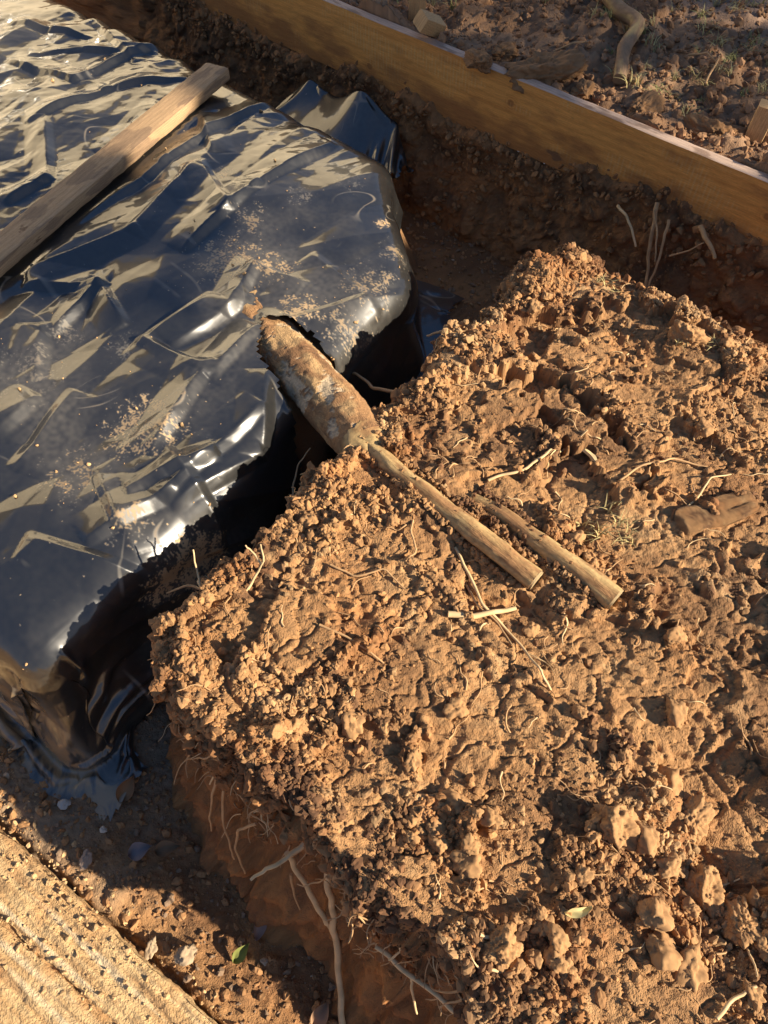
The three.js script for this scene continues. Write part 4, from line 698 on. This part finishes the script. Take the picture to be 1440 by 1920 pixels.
fine([[-0.172, -0.020, -0.805], [-0.206, -0.020, -0.818], [-0.225, 0.020, -0.732]], 0.004, 0.0025, 'rootlet at the mound edge below the thick root', dirty);
fine([[0.031, -0.060, -1.186], [-0.026, -0.090, -1.225], [-0.073, -0.120, -1.302], [-0.109, -0.150, -1.331]], 0.006, 0.004, 'brown root crossing the trench above the thick root', dirty);
fine([[0.143, 0.020, -1.304], [0.119, 0.010, -1.306], [0.101, 0.000, -1.308]], 0.0045, 0.003, 'stub of root on the far edge of the mound', dirty);
// lying on the mound
const lie = (list, r0, r1, label, col, up = 0.004) => fine(list.map((p, i) => onMound(p, up + 0.004 * ((i * 7) % 3))), r0, r1, label, col);
lie([[0.209, 0.030, -0.869], [0.287, 0.030, -0.895], [0.340, 0.030, -0.936], [0.377, 0.030, -0.967], [0.422, 0.030, -0.985]], 0.0042, 0.003, 'long pale twig of root across the boot trough');
lie([[0.137, 0.030, -0.720], [0.159, 0.030, -0.662], [0.179, 0.030, -0.597], [0.218, 0.030, -0.555], [0.247, 0.030, -0.509], [0.265, 0.030, -0.465], [0.284, 0.030, -0.437]], 0.004, 0.003, 'bent root running down the mound past the blunt cut root');
lie([[0.153, 0.030, -0.651], [0.165, 0.030, -0.607], [0.204, 0.030, -0.560], [0.224, 0.030, -0.514]], 0.003, 0.002, 'thin root beside the bent root', dirty);
lie([[0.057, 0.030, -0.786], [0.051, 0.030, -0.744], [0.060, 0.030, -0.702], [0.040, 0.030, -0.674]], 0.003, 0.002, 'thin root left of the cut roots', dirty);
lie([[-0.113, 0.030, -0.544], [-0.066, 0.030, -0.524], [-0.028, 0.030, -0.499], [0.000, 0.030, -0.480]], 0.003, 0.002, 'thin root on the left of the mound', dirty);
lie([[0.583, 0.030, -0.792], [0.623, 0.030, -0.830], [0.654, 0.030, -0.869], [0.700, 0.030, -0.882]], 0.003, 0.002, 'thin root on the right of the mound');
lie([[0.470, 0.030, -0.862], [0.519, 0.030, -0.895], [0.590, 0.030, -0.923], [0.663, 0.030, -0.909]], 0.003, 0.0025, 'thin dark root right of the boot trough', dirty);
lie([[-0.100, 0.030, -0.674], [-0.054, 0.030, -0.651], [0.000, 0.030, -0.662], [0.039, 0.030, -0.624]], 0.003, 0.002, 'curled root left below the cut roots', dirty);
lie([[0.448, 0.030, 0.026], [0.483, 0.030, 0.002], [0.516, 0.030, -0.011]], 0.004, 0.003, 'root in the bottom right corner');
lie([[0.115, 0.030, -0.575], [0.172, 0.030, -0.575], [0.241, 0.030, -0.595]], 0.008, 0.006, 'short split stick of pale wood below the blunt cut root', rootlet, 0.008);
lie([[0.133, 0.030, -0.071], [0.156, 0.030, -0.067], [0.170, 0.030, -0.062]], 0.0035, 0.002, 'short pale rootlet by the rounded clod near the bottom');
lie([[0.550, 0.030, -0.109], [0.528, 0.030, -0.068], [0.521, 0.030, -0.023]], 0.003, 0.002, 'hairlike root at the right edge near the bottom');
// far wall and far ground
fine([[0.781, -0.054, -1.901], [0.775, -0.108, -1.854], [0.773, -0.171, -1.816], [0.778, -0.250, -1.760]], 0.008, 0.006, 'thickest root hanging down the far trench wall', dirty);
fine([[0.806, -0.067, -1.841], [0.798, -0.109, -1.808], [0.790, -0.167, -1.775], [0.778, -0.229, -1.746]], 0.0055, 0.004, 'root hanging beside the thickest one on the far wall', dirty);
fine([[0.772, -0.067, -1.883], [0.780, -0.103, -1.823], [0.783, -0.162, -1.781]], 0.004, 0.003, 'thin root between the two hanging roots on the far wall', dirty);
fine([[0.689, -0.100, -1.953], [0.705, -0.097, -1.900], [0.718, -0.114, -1.862], [0.735, -0.152, -1.835]], 0.0055, 0.004, 'pale hooked root on the far trench wall');
fine([[0.879, -0.054, -1.792], [0.889, -0.060, -1.731], [0.905, -0.082, -1.691]], 0.009, 0.007, 'short stub of root on the right of the far wall', dirty);
fine([[0.809, -0.126, -1.759], [0.847, -0.094, -1.740], [0.876, -0.059, -1.729]], 0.0035, 0.002, 'thin root running sideways on the far wall', dirty);
{ // crooked root on the far ground
  const P = [[0.688, 0.130, -2.858], [0.711, 0.130, -2.667], [0.738, 0.130, -2.577], [0.775, 0.130, -2.485], [0.720, 0.130, -2.377], [0.690, 0.130, -2.253]].map((p) => { const [s, t] = ST(p[0], p[2]); return [p[0], Math.max(farY(s, t), 0.08) + 0.03, p[2]]; });
  tag(mesh('crooked_root', tube(P, 0.024, 0.019, { sides: 18, wob: 0.12, lump: 0.06, col: (u, ca, sa, l, k) => { const c = mix3([0.25, 0.155, 0.085], [0.4, 0.28, 0.12], sst(0.0, 0.25, fbm(l * 9 + k, ca, sa))), g = 1 + 0.3 * nz(l * 90, ca * 4, sa * 4); return c.map((q) => q * g); } }), rootMat), 'thick crooked brown root lying on the soil behind the form board', 'root');
}
for (const [pts, label] of [[[[0.730, 0.120, -2.636], [0.725, 0.120, -2.583], [0.750, 0.120, -2.514]], 'thin stick leaning on the crooked root'], [[[0.520, 0.120, -2.430], [0.575, 0.120, -2.414], [0.616, 0.120, -2.421]], 'thin dry stem on the soil left of the crooked root'], [[[0.913, 0.120, -2.366], [0.953, 0.120, -2.335], [0.982, 0.120, -2.288]], 'thin dry stem on the soil right of the crooked root'], [[[0.936, 0.120, -2.228], [0.974, 0.120, -2.288], [1.000, 0.120, -2.350]], 'bent dry stem above the sunlit tufts']])
  fine(pts.map((p, i) => { const [s, t] = ST(p[0], p[2]); return [p[0], farY(s, t) + 0.012 + (i === 1 ? 0.02 : 0), p[2]]; }), 0.004, 0.003, label, dirty);
{ // hairlike rootlets nobody could count
  const list = []; const hair = (p, l, a, dn) => { const q = [p]; let [x, y, z] = p, th = a; for (let i = 0; i < 4; i++) { th += rr(-0.9, 0.9); x += Math.cos(th) * l; z += Math.sin(th) * l; y += dn ? -l * rr(0.6, 1.3) : 0; q.push([x, dn ? y : onMound([x, 0, z], 0.002 + rr(0, 0.004))[1], z]); } list.push(tube(q, rr(0.0009, 0.002), 0.0007, { seg: 10, sides: 4, wob: 0.2, col: rnd() < 0.2 ? rootlet : dirty, ends: false })); };
  for (let i = 0; i < 260; i++) { const s = rr(-0.62, 0.42), t = rr(-1.48, -0.12), [x, z] = XZ(s, t); hair(onMound([x, 0, z], 0.003), rr(0.006, 0.018), rnd() * 6.3); }
  for (let i = 0; i < 420; i++) { const sd = rnd() < 0.65, [a, y, b] = sd ? moundPoint(rr(-0.68, 0.1), MT1 + rr(-0.02, 0.25)) : moundPoint(MS0 - rr(-0.02, 0.2), rr(-1.4, -0.1)), [x, z] = XZ(a + (sd ? 0 : -0.004), b + (sd ? 0.004 : 0)); hair([x, y, z], rr(0.005, 0.016), rnd() * 6.3, true); }
  tag(mesh('fine_rootlets', mergeGeometries(list), rootletMat), 'hairlike rootlets spread over the mound and its walls', '', '', 'stuff');
}

// ---------------------------------------------------------------- bark slab, leaves, stones, grass
{
  const us = [], vs = []; for (let i = 0; i <= 40; i++) us.push(i / 40); for (let j = 0; j <= 24; j++) vs.push(j / 24);
  const A = onMound([0.561, 0.030, -0.762], -0.004), B = onMound([0.734, 0.030, -0.820], 0.0), d = V(B).sub(V(A)), L = d.length(); d.normalize(); const sd = new THREE.Vector3(-d.z, 0, d.x).normalize();
  const g = gridGeo(us, vs, (u, v) => { const an = v * 2 * Math.PI, w = 0.036 * (0.8 + 0.25 * nz(u * 4, 1)) , e = Math.min(1, Math.min(u, 1 - u) * 12 + 0.05 + 0.3 * Math.abs(nz(v * 6, u))), o = V(A).addScaledVector(d, u * L).addScaledVector(sd, Math.cos(an) * w * Math.sqrt(e)); o.y += clamp(1.6 * Math.sin(an), -1, 1) * 0.014 * e + 0.007 * nz(u * 3, v * 16) + 0.003 * nz(u * 14, v * 22, 4); return [o.x, o.y, o.z, ...soilColor(u * 0.9, v * 0.6, 9)]; });
  tag(mesh('bark_slab', g, soilMat), 'flat slab of muddy wood half sunk in the right of the mound', 'wood slab');
}
function leafGeo(L, W, curl) { const us = [], vs = []; for (let i = 0; i <= 14; i++) us.push(i / 14); for (let j = 0; j <= 8; j++) vs.push(j / 8 - 0.5); return gridGeo(us, vs, (u, v) => { const w = W * Math.sin(Math.PI * Math.pow(u, 0.8)) + 0.0004; return [(u - 0.5) * L, curl * (Math.sin(u * 3) * 0.5 + 4 * v * v * 0.8) * W + 0.15 * W * nz(u * 3, v * 3, L * 90), v * w, 1, 1, 1]; }); }
function leaf(p, L, W, rot, rgb, label, y) { const o = mesh('leaf', leafGeo(L, W, 0.5), new THREE.MeshPhysicalMaterial({ color: new THREE.Color().setRGB(...rgb), roughness: 1, specularIntensity: 0.15, side: THREE.DoubleSide })); const [s, t] = ST(p[0], p[2]); o.position.set(p[0], y === undefined ? moundY(s, t) + 0.012 : y, p[2]); o.rotation.set(rot[0], rot[1], rot[2], 'YXZ'); tag(o, label, 'leaf'); }
const fl = (p) => { const [s, t] = ST(p[0], p[2]); return floorY(s, t) + 0.014; };
leaf([-0.272, -0.410, -0.071], 0.045, 0.024, [0.2, 0.9, 0.3], [0.16, 0.17, 0.05], 'small green leaf at the edge of the shadow on the trench floor', fl([-0.272, -0.410, -0.071]));
leaf([-0.248, -0.410, -0.120], 0.06, 0.026, [0.5, 1.5, 0.1], [0.34, 0.22, 0.17], 'curled pinkish brown leaf above the green leaf on the trench floor', fl([-0.248, -0.410, -0.120]));
leaf([-0.497, -0.420, -0.251], 0.05, 0.035, [0.2, 0.4, 0.1], [0.2, 0.17, 0.17], 'grey dead leaf on the shaded trench floor', fl([-0.497, -0.420, -0.251]));
leaf([-0.443, -0.420, -0.254], 0.055, 0.03, [0.1, 0.2, 0.1], [0.19, 0.12, 0.07], 'brown dead leaf right of the grey leaf', fl([-0.443, -0.420, -0.254]));
leaf([0.416, 0.030, -0.912], 0.05, 0.024, [-0.6, -0.7, -0.4], [0.5, 0.38, 0.22], 'pale dry leaf in the boot trough');
leaf([-0.551, -0.420, -0.373], 0.06, 0.035, [0.3, 1.2, 0.2], [0.26, 0.14, 0.07], 'brown leaf beside the end of the plastic flap', fl([-0.551, -0.420, -0.373]));
leaf([-0.118, -0.410, 0.027], 0.05, 0.03, [0.2, 1.0, 0.1], [0.3, 0.18, 0.11], 'brown leaf beside the foot of the longest hanging root', fl([-0.118, -0.410, 0.027]));
leaf([0.278, 0.030, -0.105], 0.04, 0.016, [0.6, 0.3, 0.2], [0.55, 0.46, 0.22], 'scrap of pale dry leaf near the bottom of the mound');
{ // stones on the plastic and the trench floor
  const stone = (p, r, c, label, y) => { const o = mesh('small_stone', midClod[Math.floor(rnd() * 6)], new THREE.MeshStandardMaterial({ color: new THREE.Color().setRGB(...c), roughness: 0.85 })); o.scale.set(r * 1.2, r * 0.8, r); o.position.set(p[0], y, p[2]); o.rotation.y = rnd() * 6; tag(o, label, 'stone'); };
  stone([-0.376, -0.380, -0.065], 0.014, [0.33, 0.24, 0.15], 'pale stone in the sunlit strip of trench floor', fl([-0.376, -0.380, -0.065]) + 0.004); stone([-0.445, -0.380, -0.074], 0.011, [0.36, 0.26, 0.16], 'second pale stone in the sunlit strip, left of the first', fl([-0.445, -0.380, -0.074]));
  stone([-0.597, -0.410, -0.230], 0.011, [0.34, 0.24, 0.17], 'brown pebble on the shaded trench floor', fl([-0.597, -0.410, -0.230])); stone([-0.672, -0.420, -0.338], 0.009, [0.42, 0.38, 0.33], 'whitish pebble below the plastic flap', fl([-0.672, -0.420, -0.338]));
  stone([-0.580, -0.420, -0.287], 0.006, [0.5, 0.42, 0.33], 'tiny pale pebble on the shaded trench floor', fl([-0.580, -0.420, -0.287]));
}
{ // grass tufts on the far ground and wisps on the mound
  const blades = (list, name, label) => {
    const p = [], c = [], id = []; for (const [x, y, z, n, h, sp, col] of list) for (let i = 0; i < n; i++) { const a = rnd() * 6.3, l = h * rr(0.5, 1.2), b = sp * rr(0.2, 1), ox = x + rr(-1, 1) * sp * 0.4, oz = z + rr(-1, 1) * sp * 0.4, w = rr(0.0012, 0.0024), g = rr(0.7, 1.25), k = p.length / 3; for (let q = 0; q <= 3; q++) { const u = q / 3, r = w * (1 - u * 0.9), X = ox + Math.cos(a) * b * u * u, Z = oz + Math.sin(a) * b * u * u, Yy = y + l * (u - 0.45 * u * u); p.push(X - Math.sin(a) * r, Yy, Z + Math.cos(a) * r, X + Math.sin(a) * r, Yy, Z - Math.cos(a) * r); for (let m = 0; m < 2; m++) c.push(col[0] * g, col[1] * g, col[2] * g); if (q < 3) id.push(k + 2 * q, k + 2 * q + 1, k + 2 * q + 2, k + 2 * q + 1, k + 2 * q + 3, k + 2 * q + 2); } }
    const g = new THREE.BufferGeometry(); g.setAttribute('position', new THREE.Float32BufferAttribute(p, 3)); g.setAttribute('color', new THREE.Float32BufferAttribute(c, 3)); g.setIndex(id); g.computeVertexNormals();
    tag(mesh(name, g, new THREE.MeshStandardMaterial({ vertexColors: true, roughness: 0.9, side: THREE.DoubleSide })), label, '', '', 'stuff');
  };
  const far = []; for (let i = 0; i < 320; i++) { const s = rr(-1.9, 0.1), t = rr(-3.1, BT - 0.12), q = fbm(s * 2, t * 2, 77) + 0.25 * Math.exp(-(((s + 0.75) ** 2 + (t + 2.55) ** 2) / 0.1)); if (q < -0.02) continue; const [x, z] = XZ(s, t); far.push([x, farY(s, t), z, 14, rr(0.02, 0.06), rr(0.02, 0.06), rnd() < 0.6 ? [0.4, 0.33, 0.14] : [0.27, 0.26, 0.09]]); }
  blades(far, 'far_grass', 'sparse dry grass on the soil behind the form board');
  const md = [[0.528, 0.050, -1.455], [0.568, 0.050, -1.426], [0.409, 0.030, -0.744], [0.458, 0.030, -0.762], [0.386, 0.030, -0.762], [0.468, 0.030, -0.732], [0.371, 0.030, -0.732], [0.450, 0.030, -0.805], [0.746, 0.050, -1.238], [0.674, 0.050, -1.238]].map((p) => [...onMound(p, 0), 14, 0.03, 0.035, [0.42, 0.33, 0.14]]);
  blades(md, 'mound_grass', 'wisps of dry grass on the mound');
}

// ---------------------------------------------------------------- off to the side: the house the plastic mirrors, and the tree that shades the far bank
{
  const g = group('cream_house'), siding = new THREE.MeshStandardMaterial({ color: new THREE.Color().setRGB(0.66, 0.58, 0.42), roughness: 0.7 }), trim = new THREE.MeshStandardMaterial({ color: new THREE.Color().setRGB(0.75, 0.73, 0.68), roughness: 0.6 });
  const S = -8.2, Tm = -4.5, W = 13, Hh = 4.6;
  const put = (o, s, t, y) => { const [x, z] = XZ(s, t); o.position.set(x, y, z); o.rotation.y = -THREE.MathUtils.degToRad(40.3); };
  put(mesh('wall', new THREE.BoxGeometry(6, Hh, W), siding, g), S - 3, Tm, Hh / 2);
  const bg = new THREE.BoxGeometry(0.02, 0.17, W + 0.04); for (let i = 0; i < 26; i++) { const b = mesh('siding_board', bg, siding, g); put(b, S + 0.012, Tm, 0.15 + i * 0.172); b.rotation.z = 0.06; b.rotation.order = 'YXZ'; }
  for (const t of [-8.5, -3.2, 0.4]) { const w = mesh('window', new THREE.BoxGeometry(0.08, 1.35, 1.05), trim, g); put(w, S + 0.04, t, 2.2); const p = mesh('pane', new THREE.BoxGeometry(0.02, 1.2, 0.9), new THREE.MeshStandardMaterial({ color: 0x1c2226, roughness: 0.08 }), w); p.position.x = 0.036; }
  const rs = new THREE.Shape(); rs.moveTo(-3.5, 0); rs.lineTo(3.5, 0); rs.lineTo(0, 2.2); rs.closePath(); const rf = mesh('roof', new THREE.ExtrudeGeometry(rs, { depth: W + 0.6, bevelEnabled: false }), new THREE.MeshStandardMaterial({ color: new THREE.Color().setRGB(0.1, 0.09, 0.085), roughness: 0.9 }), g); put(rf, S - 3, Tm - W / 2 - 0.3, Hh);
  tag(g, 'cream sided house beyond the far left end of the pad', 'house');
}
function tree(name, label, base, lobes, leaves) {
  const g = group(name), trunkCol = () => [0.13, 0.1, 0.075], list = [tube([[base[0], base[1], base[2]], [base[0] + 0.1, 1.2, base[2]], [base[0], 2.4, base[2] + 0.1]], 0.14, 0.09, { sides: 12, col: trunkCol, seg: 20 })];
  for (const [x, y, z] of lobes) list.push(tube([[base[0], 2.0, base[2]], [(base[0] + x) / 2, (2.4 + y) / 2 + 0.1, (base[2] + z) / 2], [x, y, z]], 0.06, 0.015, { sides: 7, col: trunkCol, seg: 14 }));
  mesh('trunk', mergeGeometries(list), rootMat, g);
  const p = [], id = []; for (const [x, y, z, r, n] of lobes) for (let i = 0; i < n; i++) { const a = rnd() * 6.283, b = Math.acos(rr(-1, 1)), q = r * Math.cbrt(rnd()), c = new THREE.Vector3(x + q * Math.sin(b) * Math.cos(a), y + q * Math.cos(b), z + q * Math.sin(b) * Math.sin(a)), d = new THREE.Vector3(rr(-1, 1), rr(-1, 1), rr(-1, 1)).normalize(), e = new THREE.Vector3(rr(-1, 1), rr(-1, 1), rr(-1, 1)).cross(d).normalize(), L = rr(0.04, 0.075), k = p.length / 3; for (const [u, v] of [[-1, 0], [0, -0.5], [1, 0], [0, 0.5]]) p.push(c.x + d.x * L * u + e.x * L * v, c.y + d.y * L * u + e.y * L * v, c.z + d.z * L * u + e.z * L * v); id.push(k, k + 1, k + 2, k, k + 2, k + 3); }
  const cg = new THREE.BufferGeometry(); cg.setAttribute('position', new THREE.Float32BufferAttribute(p, 3)); cg.setIndex(id); cg.computeVertexNormals();
  mesh('crown', cg, new THREE.MeshStandardMaterial({ color: new THREE.Color().setRGB(0.06, 0.08, 0.025), roughness: 0.7, side: THREE.DoubleSide }), g);
  tag(g, label, 'tree');
}
// where the rays from shaded spots towards the sun pass, k metres on
const toSun = (p, k) => [p[0] + sunDir.x * k, p[1] + sunDir.y * k, p[2] + sunDir.z * k];
const lobeAt = (p, k, r, n) => [...toSun(p, k), r, n];
tree('shade_tree', 'small leafy tree standing off to the right of the site', [7.2, 0, -1.4], [
  lobeAt([0.484, 0.100, -2.665], 8, 0.75, 80), lobeAt([0.895, 0.100, -2.558], 8.3, 0.6, 45), lobeAt([0.071, 0.100, -2.776], 8, 0.7, 90), lobeAt([1.248, 0.100, -2.934], 8, 0.8, 60), lobeAt([-0.287, 0.000, -2.670], 8, 0.5, 300), lobeAt([1.102, 0.100, -2.268], 7.6, 0.3, 60), lobeAt([-0.202, 0.000, -2.400], 7.6, 0.28, 900), lobeAt([-0.550, 0.000, -2.781], 7.8, 0.3, 900), lobeAt([-0.935, 0.000, -1.707], 7.5, 0.25, 900), lobeAt([0.197, -0.400, -1.847], 8, 0.2, 500), lobeAt([0.282, -0.400, -1.974], 8.2, 0.17, 400), lobeAt([-0.833, 0.000, -1.822], 7.7, 0.17, 500)]);

renderer.render(scene, camera);
